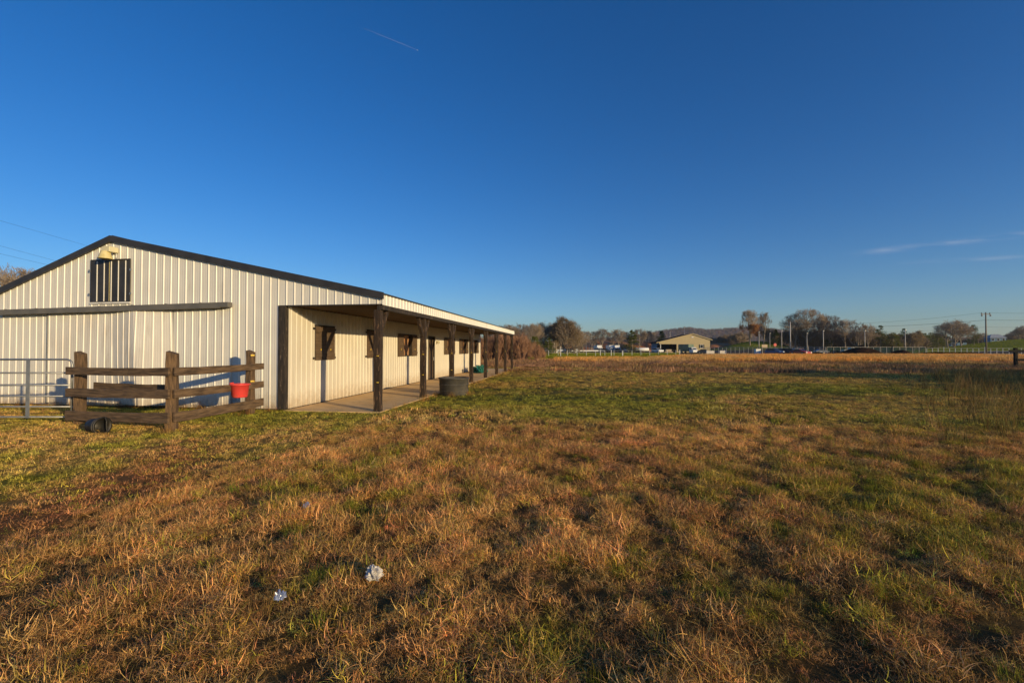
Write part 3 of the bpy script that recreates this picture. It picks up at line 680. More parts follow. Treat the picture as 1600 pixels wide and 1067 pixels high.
# ------------------------------------------------------------ instanced stuff
protos = {}
def proto_mesh(name, verts, faces, var, material):
    me = bpy.data.meshes.new(name); me.from_pydata(verts, [], faces); me.update()
    a = me.attributes.new('var', 'FLOAT', 'POINT'); a.data.foreach_set('value', np.asarray(var, np.float32))
    for m in (material if isinstance(material, list) else [material]): me.materials.append(m)
    return me
def coll_of(name, meshes):
    c = bpy.data.collections.new(name)
    for i, me in enumerate(meshes):
        o = bpy.data.objects.new('%s_%02d' % (name, i), me); c.objects.link(o)
    return c
def scatter(name, coll, P, rot, scl, tint, idx, label, cat='grass'):
    n = len(P); me = bpy.data.meshes.new(name); me.vertices.add(n)
    me.vertices.foreach_set('co', np.asarray(P, np.float32).ravel())
    def fl(nm, dt, arr, key):
        a = me.attributes.new(nm, dt, 'POINT'); a.data.foreach_set(key, np.asarray(arr, np.float32 if key != 'value' or dt != 'INT' else np.int32).ravel())
    fl('rot', 'FLOAT_VECTOR', rot, 'vector'); fl('scl', 'FLOAT_VECTOR', scl, 'vector')
    fl('tint', 'FLOAT_COLOR', np.concatenate([tint, np.ones((n, 1))], 1), 'color'); fl('pidx', 'INT', idx, 'value')
    o = bpy.data.objects.new(name, me); scene.collection.objects.link(o); tag(o, label, cat, kind='stuff')
    g = bpy.data.node_groups.new(name + '_nodes', 'GeometryNodeTree')
    g.interface.new_socket('Geometry', in_out='INPUT', socket_type='NodeSocketGeometry'); g.interface.new_socket('Geometry', in_out='OUTPUT', socket_type='NodeSocketGeometry')
    gi = g.nodes.new('NodeGroupInput'); go = g.nodes.new('NodeGroupOutput'); ip = g.nodes.new('GeometryNodeInstanceOnPoints')
    ci = g.nodes.new('GeometryNodeCollectionInfo'); ci.inputs['Collection'].default_value = coll; ci.inputs['Separate Children'].default_value = True; ci.inputs['Reset Children'].default_value = True
    def na(nm, dt):
        x = g.nodes.new('GeometryNodeInputNamedAttribute'); x.data_type = dt; x.inputs['Name'].default_value = nm; return x.outputs['Attribute']
    g.links.new(gi.outputs[0], ip.inputs['Points']); g.links.new(ci.outputs[0], ip.inputs['Instance']); ip.inputs['Pick Instance'].default_value = True
    g.links.new(na('pidx', 'INT'), ip.inputs['Instance Index'])
    er = g.nodes.new('FunctionNodeEulerToRotation'); g.links.new(na('rot', 'FLOAT_VECTOR'), er.inputs[0]); g.links.new(er.outputs[0], ip.inputs['Rotation'])
    g.links.new(na('scl', 'FLOAT_VECTOR'), ip.inputs['Scale']); g.links.new(ip.outputs[0], go.inputs[0])
    mod = o.modifiers.new('scatter', 'NODES'); mod.node_group = g
    return o

def clump(seed, nb, rad, lmin, lmax, wid, tilt, curl, segs=3, lay=0.0, flat=False):
    """tuft of curved blades: returns verts, faces, per-vertex var"""
    rr = np.random.default_rng(seed); V = []; Fc = []; var = []
    for b in range(nb):
        L = rr.uniform(lmin, lmax); az = rr.uniform(0, 2*math.pi); r0 = rad * math.sqrt(rr.random()); pa = rr.uniform(0, 2*math.pi)
        p = np.array([r0*math.cos(pa), r0*math.sin(pa), 0 if rr.random() > lay else rr.uniform(0, lmax*.35)])
        el = math.pi/2 - abs(rr.normal(0, tilt))
        if flat and rr.random() < .82: el = rr.uniform(.0, .75)
        w = wid * rr.uniform(.6, 1.3); va = rr.random()
        wd = rr.uniform(0, math.pi); side = np.array([math.cos(wd), math.sin(wd), 0])
        k = rr.normal(0, curl) + curl*.7; ka = rr.normal(0, curl*(1.1 if flat else .6))
        o = len(V); st = L/segs
        for i in range(segs+1):
            t = i/segs; ww = w*(1 - .85*t)/2
            if i < segs: V += [p - side*ww, p + side*ww]; var += [va, va]
            else: V += [p]; var += [va]
            d = np.array([math.cos(el)*math.cos(az), math.cos(el)*math.sin(az), math.sin(el)]); p = p + d*st
            el -= k/segs; az += ka/segs
            if p[2] < .004: p[2] = .004; el = abs(el)*.3
        for i in range(segs-1): Fc.append((o+2*i, o+2*i+1, o+2*i+3, o+2*i+2))
        Fc.append((o+2*(segs-1), o+2*segs-1, o+2*segs))
    return [tuple(v) for v in V], Fc, var
def clumps(name, n, **k):
    return coll_of(name, [proto_mesh('%s_%d' % (name, i), *clump(100*len(name)+i, **k), M['grass']) for i in range(n)])
C_dry = clumps('dry_tuft', 9, nb=52, rad=.075, lmin=.025, lmax=.10, wid=.0032, tilt=.8, curl=1.1, segs=4, lay=.75, flat=True)
C_grn = clumps('green_tuft', 5, nb=44, rad=.045, lmin=.05, lmax=.14, wid=.0024, tilt=.42, curl=.6, segs=3)
C_stalk = clumps('stalk_tuft', 5, nb=13, rad=.05, lmin=.14, lmax=.32, wid=.0028, tilt=.45, curl=.5, segs=4)
C_mid = clumps('mid_tuft', 7, nb=48, rad=.14, lmin=.04, lmax=.13, wid=.0085, tilt=.7, curl=.9, segs=3, lay=.6, flat=True)
C_short = clumps('short_tuft', 5, nb=55, rad=.10, lmin=.03, lmax=.08, wid=.006, tilt=.8, curl=.8, segs=2, lay=.4, flat=True)
C_far = clumps('far_tuft', 5, nb=60, rad=.45, lmin=.10, lmax=.28, wid=.022, tilt=.55, curl=.5, segs=2)
C_broom = clumps('broomsedge', 6, nb=44, rad=.30, lmin=.45, lmax=.95, wid=.030, tilt=.22, curl=.25, segs=2)
C_weed = clumps('weed', 5, nb=26, rad=.16, lmin=.25, lmax=.75, wid=.009, tilt=.35, curl=.4, segs=3)

def inbarn(x, y, m=0.0):
    lx = (x - BX) * .9897 + (y - BY) * -.1433; ly = (x - BX) * .1433 + (y - BY) * .9897
    return (lx < .1) & (ly > -.02+m) & (ly < LEN + .2) & (lx > XL) | (lx >= .1) & (lx < 2.64) & (ly > -.11+m) & (ly < LEN + 1.1)
def sample(y0, y1, dens, umin=-60, umax=1660, power=None):
    """uniform points over the visible wedge between depths y0 and y1"""
    r0 = (umin - CX)/F; r1 = (umax - CX)/F
    area = (r1 - r0) * (y1**2 - y0**2) / 2; n = int(area * dens)
    y = np.sqrt(rng.uniform(y0**2, y1**2, n)); x = rng.uniform(r0, r1, n) * y
    k = ~inbarn(x, y); return x[k], y[k]
def put(name, coll, nprot, x, y, s, tint, label, lean=.12, zs=None):
    n = len(x); z = ground_z(x, y) - .004
    rot = np.stack([rng.normal(0, lean, n), rng.normal(0, lean, n), rng.uniform(0, 6.28, n)], 1)
    sc = np.stack([s, s, s if zs is None else zs], 1)
    scatter(name, coll, np.stack([x, y, z], 1), rot, sc, tint, rng.integers(0, nprot, n), label)
def jit(col, a=.18):
    n = len(col); return col * (1 + rng.normal(0, a, (n, 1))).clip(.4, 1.7) * (1 + rng.normal(0, a*.25, (n, 3)))

def olive(col, p):
    k = rng.random(len(col)) < p
    return np.where(k[:, None], OLV*(.7+.5*rng.random((len(col), 1))), col)
# near dry grass
x, y = sample(1.7, 9.5, 400); col, h, g = cover(x, y)
thin = rng.random(len(x)) < np.clip(.40 + .9*fbm(x, y, 1.6, 8), 0, 1) * np.where(h < .5, .0, 1)
x, y, col, h, g = x[thin], y[thin], col[thin], h[thin], g[thin]
s = (.55 + .85*sstep(.3, .7, fbm(x, y, 3.4, 9))) * (.85+.3*fbm(x, y, .5, 13)) * np.clip(h, 0, 1) * rng.uniform(.6, 1.35, len(x))
put('dry_grass', C_dry, 9, x, y, s, jit(olive(mixc(col, GRN*1.1, g*.35), .09 + .45*g)*np.array((2.45,2.3,2.2)), .36), 'matted dry tan and brown grass covering the near field')
x, y = sample(9.0, 24, 42); col, h, g = cover(x, y); k = h > .5; x, y, col, h, g = x[k], y[k], col[k], h[k], g[k]
put('dry_grass', C_mid, 5, x, y, rng.uniform(.6, 1.25, len(x)) * (.5+.9*fbm(x, y, .6, 9)), jit(olive(mixc(col, GRN*1.1, g*.4), .09 + .4*g)*2.4, .34), 'dry grass of the middle field beyond the near tufts')
# short lawn (left, near the barn) and short mixed band
x, y = sample(4.0, 14, 95); col, h, g = cover(x, y); k = h <= .62; x, y, col, g = x[k], y[k], col[k], g[k]
put('short_grass', C_short, 5, x, y, rng.uniform(.55, 1.1, len(x)), jit(olive(mixc(col, GRN, g*.5), .16)*2.7, .24), 'short mown yellow-green grass in front of the barn and fence')
x, y = sample(14, 40, 15); col, h, g = cover(x, y); k = h <= 1.5; x, y, col, g, h = x[k], y[k], col[k], g[k], h[k]
put('short_grass', C_mid, 5, x, y, rng.uniform(.9, 1.9, len(x)), jit(olive(mixc(col, GRN, g*.5), .08)*2.6, .28), 'low olive and brown grass stretching across the middle distance', zs=rng.uniform(.5, 1.1, len(x)))
# green tufts
x, y = sample(1.7, 13, 30); col, h, g = cover(x, y); k = (rng.random(len(x)) < g*1.1) & (h > .5); x, y = x[k], y[k]
put('green_grass', C_grn, 5, x, y, rng.uniform(.5, 1.25, len(x)), jit(np.broadcast_to(np.array((.25,.27,.035)), (len(x), 3)), .25), 'fresh green grass tufts growing through the dry grass')
# taller straw stalks
x, y = sample(1.7, 11, 7); col, h, g = cover(x, y); k = (h > .6) & (fbm(x, y, .9, 12) > .52); x, y, col = x[k], y[k], col[k]
put('straw_stalks', C_stalk, 5, x, y, rng.uniform(.3, .75, len(x))*np.where(rng.random(len(x)) < .06, 1.6, 1), jit(col*1.9), 'taller pale straw stalks standing above the dry grass', lean=.2)
# scrub weeds at 36-60 m and at the right edge
x, y = sample(30, 62, 3.2, 700, 1660); u, v = uv(x, y); k = (fbm(x*.4, y, .2, 6) > .40 - .12*(y > 40)); x, y = x[k], y[k]
put('weeds', C_far, 5, x, y, rng.uniform(.8, 1.7, len(x)), jit(mixc(np.broadcast_to(np.array((.30,.175,.10)), (len(x), 3)), np.array((.42,.26,.10)), sstep(.45, .6, fbm(x, y, .15, 14)))*1.25, .3), 'low brown weeds across the back of the field', zs=rng.uniform(.7, 1.8, len(x)))
x, y = sample(7.5, 30, 6.5, 1360, 1700); u, v = uv(x, y); k = rng.random(len(x)) < sstep(1380, 1560, u - (v-600)*.2)*.8; x, y = x[k], y[k]
put('weeds', C_weed, 5, x, y, rng.uniform(.4, 1.15, len(x)), jit(np.broadcast_to(np.array((.25,.18,.075)), (len(x), 3)), .35), 'rough standing weeds along the right side of the field')
# broomsedge strip
x, y = sample(52, 98, 4.2, 845, 1700); u, v = uv(x, y); k = (rng.random(len(x)) < sstep(845, 935, u) * (1 - .75*sstep(1500, 1570, u))) & (y < 70 + 28*sstep(1000, 1080, u)); x, y = x[k], y[k]
put('broomsedge', C_broom, 6, x, y, rng.uniform(.8, 1.3, len(x)), jit(mixc(np.broadcast_to(ORG, (len(x), 3)), np.array((.42,.27,.12)), sstep(.4, .65, fbm(x, y, .08, 3)))*1.55, .2), 'tall orange broomsedge grass in a strip across the far field', zs=rng.uniform(.40, .75, len(x))*(1+.25*sstep(1050,1120,uv(x,y)[0])))
# lawns in the distance
for (ya, yb, ua, ub, dn) in ((72, 176, 815, 1060, 1.3), (152, 285, 1400, 1680, .75), (195, 250, 1110, 1260, 1.0)):
    x, y = sample(ya, yb, dn, ua, ub); n_ = len(x)
    put('far_lawn', C_far, 5, x, y, rng.uniform(1.2, 2.2, n_), jit(np.broadcast_to(np.array((.26,.29,.035)), (n_, 3)), .15), 'bright green grass of a distant lawn', zs=rng.uniform(.5, .9, n_))
# weeds along the barn foot and posts
bx = []; by = []
for k in range(90):
    p = bl(rng.uniform(-9, -.2), -rng.uniform(.05, .35)); bx.append(p[0]); by.append(p[1])
for k in range(110):
    p = bl(2.62 + rng.uniform(.0, .35), rng.uniform(.2, 24)); bx.append(p[0]); by.append(p[1])
for (cx_, cy_) in FP + [(-2.0, 15.4), (-1.5, 15.7), (-7.9, 9.9), (-7.2, 11.6)]:
    for k in range(9): bx.append(cx_ + rng.normal(0, .14)); by.append(cy_ + rng.normal(0, .14))
x = np.array(bx); y = np.array(by)
put('weeds', C_weed, 5, x, y, rng.uniform(.18, .5, len(x)), jit(np.broadcast_to(np.array((.36,.20,.075)), (len(x), 3)), .3), 'dead straw weeds growing along the barn foot and fence posts')

# ------------------------------------------------------------ trees
def limb_segments(rr, h, spread, levels, n0, up=.35, first=.25, dens=1.0, multi=1):
    segs = [[], []]
    def inside(p):
        rz_ = .46*h if p.z > .56*h else .50*h
        return (p.x**2 + p.y**2)/(.40*h*spread)**2 + ((p.z-.56*h)/rz_)**2 < rr.uniform(.86, 1.1)
    def grow(p, d, L, r, lev):
        n = 5 if lev == 0 else (3 if lev < 3 else 2); st = L/n; cur = p; dd = d
        pts = [cur]; rs = [r]
        for i in range(n):
            dd = (dd + Vector((rr.uniform(-1,1), rr.uniform(-1,1), rr.uniform(-.3,1)))*(.10 if lev == 0 else .22) + Vector((0,0,up*.12*(lev > 0)))).normalized()
            if lev > 0 and i > 0 and not inside(cur + dd*st): break
            cur = cur + dd*st; pts.append(cur); rs.append(r*(1-(i+1)/n*(.55 if lev == 0 else .7)))
        n = len(pts) - 1
        segs[0 if lev < 2 else 1].append((pts, rs, lev))
        if lev >= levels: return
        k = int((n0 if lev == 0 else (6 if lev < 3 else 5))*dens)
        for c in range(k):
            t = rr.uniform(first if lev == 0 else .25, 1.0); f = t*n; i = min(int(f), n-1); q = pts[i].lerp(pts[i+1], f-i)
            base = (pts[i+1]-pts[i]).normalized(); ax = base.orthogonal(); ax.rotate(Matrix.Rotation(rr.uniform(0, 6.28), 4, base).to_quaternion())
            ang = rr.uniform(.45, 1.0)*spread
            nd = (base*math.cos(ang) + ax.normalized()*math.sin(ang)).normalized()
            grow(q, nd, L*rr.uniform(.46, .70)*(1.15-.35*t if lev == 0 else 1), max(r*(1-.6*t)*.55, .012), lev+1)
    for m in range(multi):
        a = rr.uniform(0, 6.28); ln = .0 if multi == 1 else .28
        grow(Vector((0.15*math.cos(a)*(multi>1),0.15*math.sin(a)*(multi>1),-.2)), Vector((ln*math.cos(a), ln*math.sin(a), 1)).normalized(), h*.72, h*.022/multi**.4, 0)
    return segs
def tree_meshes(seed, h=10, spread=1.0, levels=4, n0=9, up=.35, first=.25, dens=1.0, multi=1, leaf=None, nleaf=0, lsize=.25, lmask=None, tw=.035, barkm=None):
    rr = random.Random(seed); S = limb_segments(rr, h, spread, levels, n0, up, first, dens, multi)
    hmax = max(p.z for g in S for (pts, rs, l) in g for p in pts)
    k = h / hmax
    tr = MB(); cr = MB()
    for gi, g in enumerate(S):
        for pts, rs, lev in g:
            pts = [p*k for p in pts]
            if gi == 0: tr.tube(pts, [max(r, min(.05, tw*1.6)) for r in rs], 7 if lev == 0 else 4, cap=False)
            else: cr.tube([pts[0], pts[len(pts)//2], pts[-1]], [tw*(1.3 if lev == 2 else 1), tw*.8, tw*.45], 3, cap=False)
    mt = bpy.data.meshes.new('trunk'); mt.from_pydata(tr.v, [], tr.f); mt.materials.append(barkm or M['bark'])
    nv = len(cr.v); nf = len(cr.f)
    if leaf:
        tips = [pts[-1]*k for pts, rs, l in S[1]] + [pts[len(pts)//2]*k for pts, rs, l in S[1]]
        if lmask: tips = [t for t in tips if lmask(t, h)]
        for i in range(nleaf):
            t = rr.choice(tips); c = t + Vector((rr.gauss(0,1), rr.gauss(0,1), rr.gauss(0,1)))*lsize*1.1
            a = Vector((rr.uniform(-1,1), rr.uniform(-1,1), rr.uniform(-1,1))).normalized(); b_ = a.orthogonal().normalized()*lsize*rr.uniform(.4,1); a = a*lsize*rr.uniform(.5,1.1)
            cr.add([c-a*.5, c+b_*.45, c+a*.5, c-b_*.45], [(0,1,2,3)])
    mc = bpy.data.meshes.new('crown'); mc.from_pydata(cr.v, [], cr.f); mc.materials.append(M['twig'])
    if leaf:
        mc.materials.append(leaf); mi = np.zeros(len(cr.f), np.int32); mi[nf:] = 1; mc.polygons.foreach_set('material_index', mi)
    a = mc.attributes.new('var', 'FLOAT', 'POINT'); v = np.zeros(len(cr.v), np.float32)
    q = rng.random((len(cr.v)-nv)//4 + 1).astype(np.float32); v[nv:] = np.repeat(q, 4)[:len(cr.v)-nv]; a.data.foreach_set('value', v)
    return mt, mc, h
M['thicket_bark'] = mat('sapling_bark', (.24,.12,.065), .9, (.33,.18,.095), 2)
def conifer(seed, h=7, wr=.30, base=.06, leaf='leaf_green', n=5200, ls=.22, shape=0.8):
    rr = random.Random(seed); tr = MB(); tr.tube([(0,0,-.2),(0.05,0,h*.5),(0,0.03,h*.93)], [h*.02, h*.013, .02], 7, cap=False)
    lobes = []
    for i in range(70):
        z = base*h + (h*.97-base*h)*rr.random()**1.0; t = (z/h-base)/(1-base)
        R_ = wr*h*(max(1-t, .03)**shape)*(min(1, t*4+.45)); a = rr.uniform(0, 6.28); q = R_*rr.uniform(.45, 1.0)
        lobes.append((Vector((q*math.cos(a), q*math.sin(a), z)), R_*rr.uniform(.22, .42)+.12))
        tr.tube([(0,0,z-.15*q), (q*math.cos(a)*.8, q*math.sin(a)*.8, z)], [.03,.012], 3, cap=False)
    cr = MB()
    for i in range(n):
        c, s = rr.choice(lobes); v = Vector((rr.gauss(0,1), rr.gauss(0,1), rr.gauss(0,1)*.75)); v = v.normalized()*s*rr.random()**.4; c = c+v
        a = (v.normalized() + Vector((rr.uniform(-1,1), rr.uniform(-1,1), rr.uniform(-.6,1)))*.7).normalized(); b_ = a.orthogonal().normalized()*ls*.4; a = a*ls*rr.uniform(.6,1.2)
        cr.add([c-a*.5, c+b_*.5, c+a*.5, c-b_*.5], [(0,1,2,3)])
    mt = bpy.data.meshes.new('trunk'); mt.from_pydata(tr.v, [], tr.f); mt.materials.append(M['bark'])
    mc = bpy.data.meshes.new('crown'); mc.from_pydata(cr.v, [], cr.f); mc.materials.append(M[leaf])
    a = mc.attributes.new('var', 'FLOAT', 'POINT'); a.data.foreach_set('value', np.repeat(rng.random(n).astype(np.float32), 4))
    return mt, mc, h
low = lambda t, h: h*.14 < t.z < h*.56
T = {
 'bareA': tree_meshes(1, 14, 1.0, 4, 11, first=.22, tw=.023), 'bareB': tree_meshes(2, 14, .85, 4, 11, first=.3, tw=.023),
 'bareC': tree_meshes(3, 13, 1.15, 4, 10, first=.2, multi=2, tw=.022), 'bareD': tree_meshes(4, 12, .9, 4, 10, first=.15, multi=3, dens=.8, tw=.022),
 'russet': tree_meshes(5, 14, .8, 4, 15, first=.12, leaf=M['leaf_russet'], nleaf=5200, lsize=.24, lmask=low, tw=.023),
 'olive': tree_meshes(6, 13, .95, 4, 10, first=.12, multi=2, leaf=M['leaf_olive'], nleaf=9000, lsize=.22, tw=.036),
 'scrub': tree_meshes(8, 8, .9, 3, 12, first=.05, multi=4, leaf=M['leaf_olive'], nleaf=1500, lsize=.24, tw=.05),
 'cedar': conifer(9, 7, .27), 'pine': conifer(10, 9, .30, .22, shape=.55), 'oak': conifer(12, 8, .42, .12, n=6500, shape=.45),
 'bush': conifer(11, 5, .55, .02, 'leaf_bush', 6500, .20, .5),
}
def tree(kind, name, px, top, Z, label, group=None, wid=1.0, rz=None):
    mt, mc, h = T[kind]; X = at(px, Z); gz = float(ground_z(X, Z)); H = hz(top, Z) - gz; s = H/h
    e = empty(name, label, 'bush' if 'bush' in name else 'tree', (X, Z, gz), rz if rz is not None else rnd.uniform(0, 6.28), group); e.scale = (s*wid, s*wid, s)
    for nm, me in (('trunk', mt), ('crown', mc)):
        o = bpy.data.objects.new(nm, me); scene.collection.objects.link(o); o.parent = e
    return e
# trees above the barn roof at the far left
for i, (px, top, Z, k) in enumerate(((-6, 418, 55, 'bareB'), (22, 412, 60, 'bareA'), (48, 424, 66, 'bareC'))):
    tree(k, 'bare_tree', px, top, Z, ['bare tree cut by the left edge above the barn roof', 'tallest bare tree showing above the left barn roof slope', 'low bare tree touching the barn roof line, rightmost above it'][i])
# left group beyond the porch
wood1 = 'bare trees in the wood behind the porch end'
for px, top, Z, k, wd in ((792,505,112,'bareA',1.1),(803,508,120,'bareB',1.2),(815,503,128,'bareC',1.1),(826,506,118,'bareA',1.0),(838,502,132,'bareB',1.1),(850,500,140,'bareC',1.1),(808,512,150,'bareD',1.2),(845,508,155,'bareA',1.1),(862,503,150,'bareB',1.0),(780,508,118,'bareC',1.1),(770,512,125,'bareD',1.1),(905,516,170,'bareA',1),(912,518,178,'bareC',1)):
    tree(k, 'bare_tree', px, top, Z, 'bare grey tree in the dense wood just right of the porch end', wood1, wd)
tree('olive','olive_tree',884,493,135,'largest rounded olive-brown tree left of the parked trucks', wid=1.05)
tree('olive','olive_tree',868,500,142,'olive-brown tree tight against the left of the largest one', wid=.9)
tree('olive','olive_tree',898,506,148,'lower olive-brown tree on the right flank of the largest one', wid=.8)
tree('bush','green_bush',835,526,92,'bright green rounded bush right of the porch end', wid=1.0)
tree('bush','green_bush',823,531,90,'smaller green bush at the left of the bright rounded bush', wid=.9)
tree('cedar','cedar_tree',857,526,118,'dark green evergreen low under the bare wood', wid=1.6)
for px, top, Z in ((916,516,215),(930,516,230),(941,511,225),(957,515,235),(968,512,230),(978,517,240),(1000,512,235),(1009,514,240),(1020,517,250)):
    tree(rnd.choice(['bareA','bareC','bareB']), 'bare_tree', px, top, Z, 'bare brown tree behind the red clay bank', 'bare trees behind the clay bank', 1.15)
tree('cedar','evergreen_tree',988,514,190,'green pointed evergreen between bare trees left of the tan building', wid=1.5)
tree('bush','evergreen_tree',1034,517,235,'small round evergreen above the left roof of the tan building', wid=.6)
# right group
tree('russet','russet_tree',1172,483,208,'tall tree with rust-coloured lower leaves and bare top', wid=.85)
tree('bareB','bare_tree',1193,485,212,'slim tall bare tree right beside the rust-leaved tree', wid=.75)
tree('russet','russet_tree',1186,505,222,'shorter rust-leaved tree behind the two tall ones', wid=1.2)
tree('olive','olive_tree',1203,512,225,'olive-brown low tree right of the rust-leaved trees', wid=1.2)
tree('bareA','bare_tree',1262,480,208,'tallest wide bare tree right of the wooden utility pole', wid=1.15)
tree('bareC','bare_tree',1240,487,212,'bare spreading tree directly behind the wooden utility pole', wid=1.0)
tree('bareB','bare_tree',1281,489,215,'bare tree on the right flank of the widest one', wid=.9)
tree('bareC','bare_tree',1300,489,205,'separate bare tree with fan-shaped crown in the middle of the right wood', wid=.85)
tree('bareA','bare_tree',1321,497,200,'lower broad bare tree before the dark soil mounds', wid=1.1)
tree('bareD','bare_tree',1341,503,190,'thin bare trees rising left of the pale pole', wid=1)
tree('bareB','bare_tree',1358,504,195,'thin bare tree rising right of the pale pole', wid=1)
for px, top, Z, k in ((1125,524,300,'scrub'),(1138,522,310,'scrub'),(1150,520,290,'scrub'),(1160,518,270,'scrub'),(1112,527,300,'scrub'),(1212,520,215,'scrub'),(1226,517,220,'scrub'),(1247,514,215,'scrub'),(1258,516,220,'scrub'),(1272,514,212,'scrub'),(1290,514,215,'scrub'),(1308,516,210,'scrub'),(1334,517,205,'scrub'),(1348,516,208,'scrub'),(1366,518,210,'scrub'),(1392,520,215,'scrub'),(1405,521,205,'scrub'),(1428,520,210,'scrub'),(1440,523,215,'scrub'),(1458,521,290,'scrub'),(1470,520,295,'scrub')):
    tree(k, 'scrub_tree', px, top, Z, 'low brown scrubby tree in the wood behind the chain link fence', 'scrub trees behind the chain link fence', 1.7)
tree('cedar','cedar_tree',1212,513,214,'dark pointed cedar left of the wooden utility pole', wid=1.3)
tree('cedar','cedar_tree',1295,521,206,'green cedar below the fan-shaped bare tree', wid=1.3)
tree('pine','pine_tree',1376,508,195,'dark pine with pointed top right of the pale poles', wid=1.1)
tree('oak','evergreen_tree',1345,519,200,'dark round evergreen left of the pointed pine', wid=.9)
tree('oak','evergreen_tree',1396,519,200,'low dark evergreen right of the pointed pine', wid=1)
tree('pine','pine_tree',1412,513,205,'dark pine behind the last pale pole', wid=.9)
tree('olive','olive_tree',1427,516,190,'golden-brown shrub-like tree right of the last pale pole', wid=1.2)
for px, top in ((1444,520),(1455,519),(1466,521),(1477,522)):
    tree('oak','evergreen_tree',px,top,240,'dark low evergreen in the tree line left of the big bare tree','evergreens left of the big bare tree',1.1)
tree('bareC','bare_tree',1490,497,215,'big dense bare tree beside the small blue shed', wid=1.35)
tree('bareA','bare_tree',1502,504,225,'bare tree filling the right side of the big dense one', wid=1.2)
tree('bareA','bare_tree',1481,503,222,'bare tree filling the left side of the big dense one', wid=1.2)
tree('oak','evergreen_tree',1522,507,225,'dark round evergreen left of the utility pole with wires', wid=.75)
for px, top, Z in ((1535,519,330),(1583,517,330),(1592,513,320),(1602,507,300),(1578,520,340),(1612,510,310),(1530,521,300)):
    tree('bareC','bare_tree',px,top,Z,'bare brown tree on the rise by the pale blue house','bare trees by the pale blue house',1.3)
# sapling thicket behind the porch end
sap = tree_meshes(21, 4.5, .6, 3, 9, first=.1, multi=4, dens=.6, tw=.013, barkm=M['thicket_bark']); sap2 = tree_meshes(22, 4.0, .5, 3, 9, first=.1, multi=4, dens=.6, tw=.013, barkm=M['thicket_bark'])
def merged(a):
    mt, mc, h = a; v1 = [tuple(v.co) for v in mt.vertices]; v2 = [tuple(v.co) for v in mc.vertices]
    f = [tuple(p.vertices) for p in mt.polygons] + [tuple(i+len(v1) for i in p.vertices) for p in mc.polygons]
    return proto_mesh('sapling', v1+v2, f, [0]*(len(v1)+len(v2)), M['thicket_bark'])
C_sap = coll_of('sapling', [merged(sap), merged(sap2)])
xs = []; ys = []; hh = []
for i in range(260):
    Z = rnd.uniform(66, 92); px = rnd.uniform(735, 852); 
    xs.append(at(px, Z)); ys.append(Z); hh.append(rnd.uniform(.5, .95)*(1.15 if px < 815 else 1.15-(px-815)/37*.75))
x = np.array(xs); y = np.array(ys); s = np.array(hh)
rot = np.stack([np.zeros(len(x)), np.zeros(len(x)), rng.uniform(0, 6.28, len(x))], 1)
scatter('sapling_thicket', C_sap, np.stack([x, y, ground_z(x, y)], 1), rot, np.stack([s, s, s], 1), np.ones((len(x), 3)), rng.integers(0, 2, len(x)), 'dense reddish brown sapling thicket behind the porch end', 'thicket')

# ------------------------------------------------------------ hill and far woods
def hill_h(x, y):
    D = 1500.0; px = CX + F*x/np.maximum(y, 1)
    prof = np.interp(px, [600, 760, 900, 985, 1010, 1040, 1075, 1110, 1150, 1175, 1210, 1260, 1330, 1420, 1500, 1700],
                         [540, 536, 530, 524, 519, 514, 510, 512.5, 510.5, 508, 512, 519, 526, 528, 526, 522])
    H = EYE + (HY - prof)/F*D
    H = np.maximum(H - 11, 0)
    return H * sstep(1000, 1500, y) * (1 - .5*sstep(1500, 2300, y)) + 6*(fbm(x, y, .012, 2)-.5)*sstep(1000, 1200, y)
pxs = np.linspace(560, 1720, 170); yy = np.linspace(950, 2300, 36)
PX, YY = np.meshgrid(pxs, yy, indexing='ij'); XX = (PX-CX)/F*YY; ZZ = hill_h(XX, YY) - 3
n1, n2_ = PX.shape; co = np.stack([XX, YY, ZZ], -1).reshape(-1, 3)
b = MB(); b.v = [tuple(c) for c in co]; b.f = [(i*n2_+j, i*n2_+j+1, (i+1)*n2_+j+1, (i+1)*n2_+j)[::-1] for i in range(n1-1) for j in range(n2_-1)]
M['hill'] = mat('hill_floor', (.10,.075,.06), .95, (.14,.10,.075), .01)
tag(b.build('hills', M['hill'], smooth=True), kind='structure')
M['farwood'] = foliage('far_wood', (.12,.098,.08), (.27,.21,.165), .15)
def puff(seed, n=170, h=12):
    rr = random.Random(seed); V = []; Fc = []; var = []
    for i in range(n):
        c = Vector((rr.gauss(0,1), rr.gauss(0,1), rr.gauss(0,1))).normalized()*rr.random()**.5; c = Vector((c.x*4.5, c.y*4.5, h*.58+c.z*h*.42))
        a = Vector((rr.uniform(-1,1), rr.uniform(-1,1), rr.uniform(-.2,1))).normalized(); b_ = a.orthogonal().normalized()*rr.uniform(.3,.6); a = a*rr.uniform(.8,2.0)
        o = len(V); V += [c-a*.5, c+b_*.5, c+a*.5, c-b_*.5]; Fc.append((o,o+1,o+2,o+3)); var += [rr.random()]*4
    return proto_mesh('puff', [tuple(v) for v in V], Fc, var, M['farwood'])
C_puff = coll_of('far_tree', [puff(i) for i in range(5)])
n = 9000; y = np.sqrt(rng.uniform(1040**2, 1620**2, n)); u = rng.uniform(740, 1680, n); x = (u-CX)/F*y
tint = jit(mixc(np.broadcast_to(np.array((.95,.92,1.0)), (n, 3)), np.array((1.25,.95,.75)), sstep(.4, .65, fbm(x, y, .008, 3))), .22)
s = rng.uniform(.7, 1.25, n)
scatter('hill_wood', C_puff, np.stack([x, y, hill_h(x, y)-4], 1), np.stack([np.zeros(n), np.zeros(n), rng.uniform(0, 6.28, n)], 1), np.stack([s, s, s], 1), tint, rng.integers(0, 5, n), 'bare winter wood covering the far hill', 'wood')
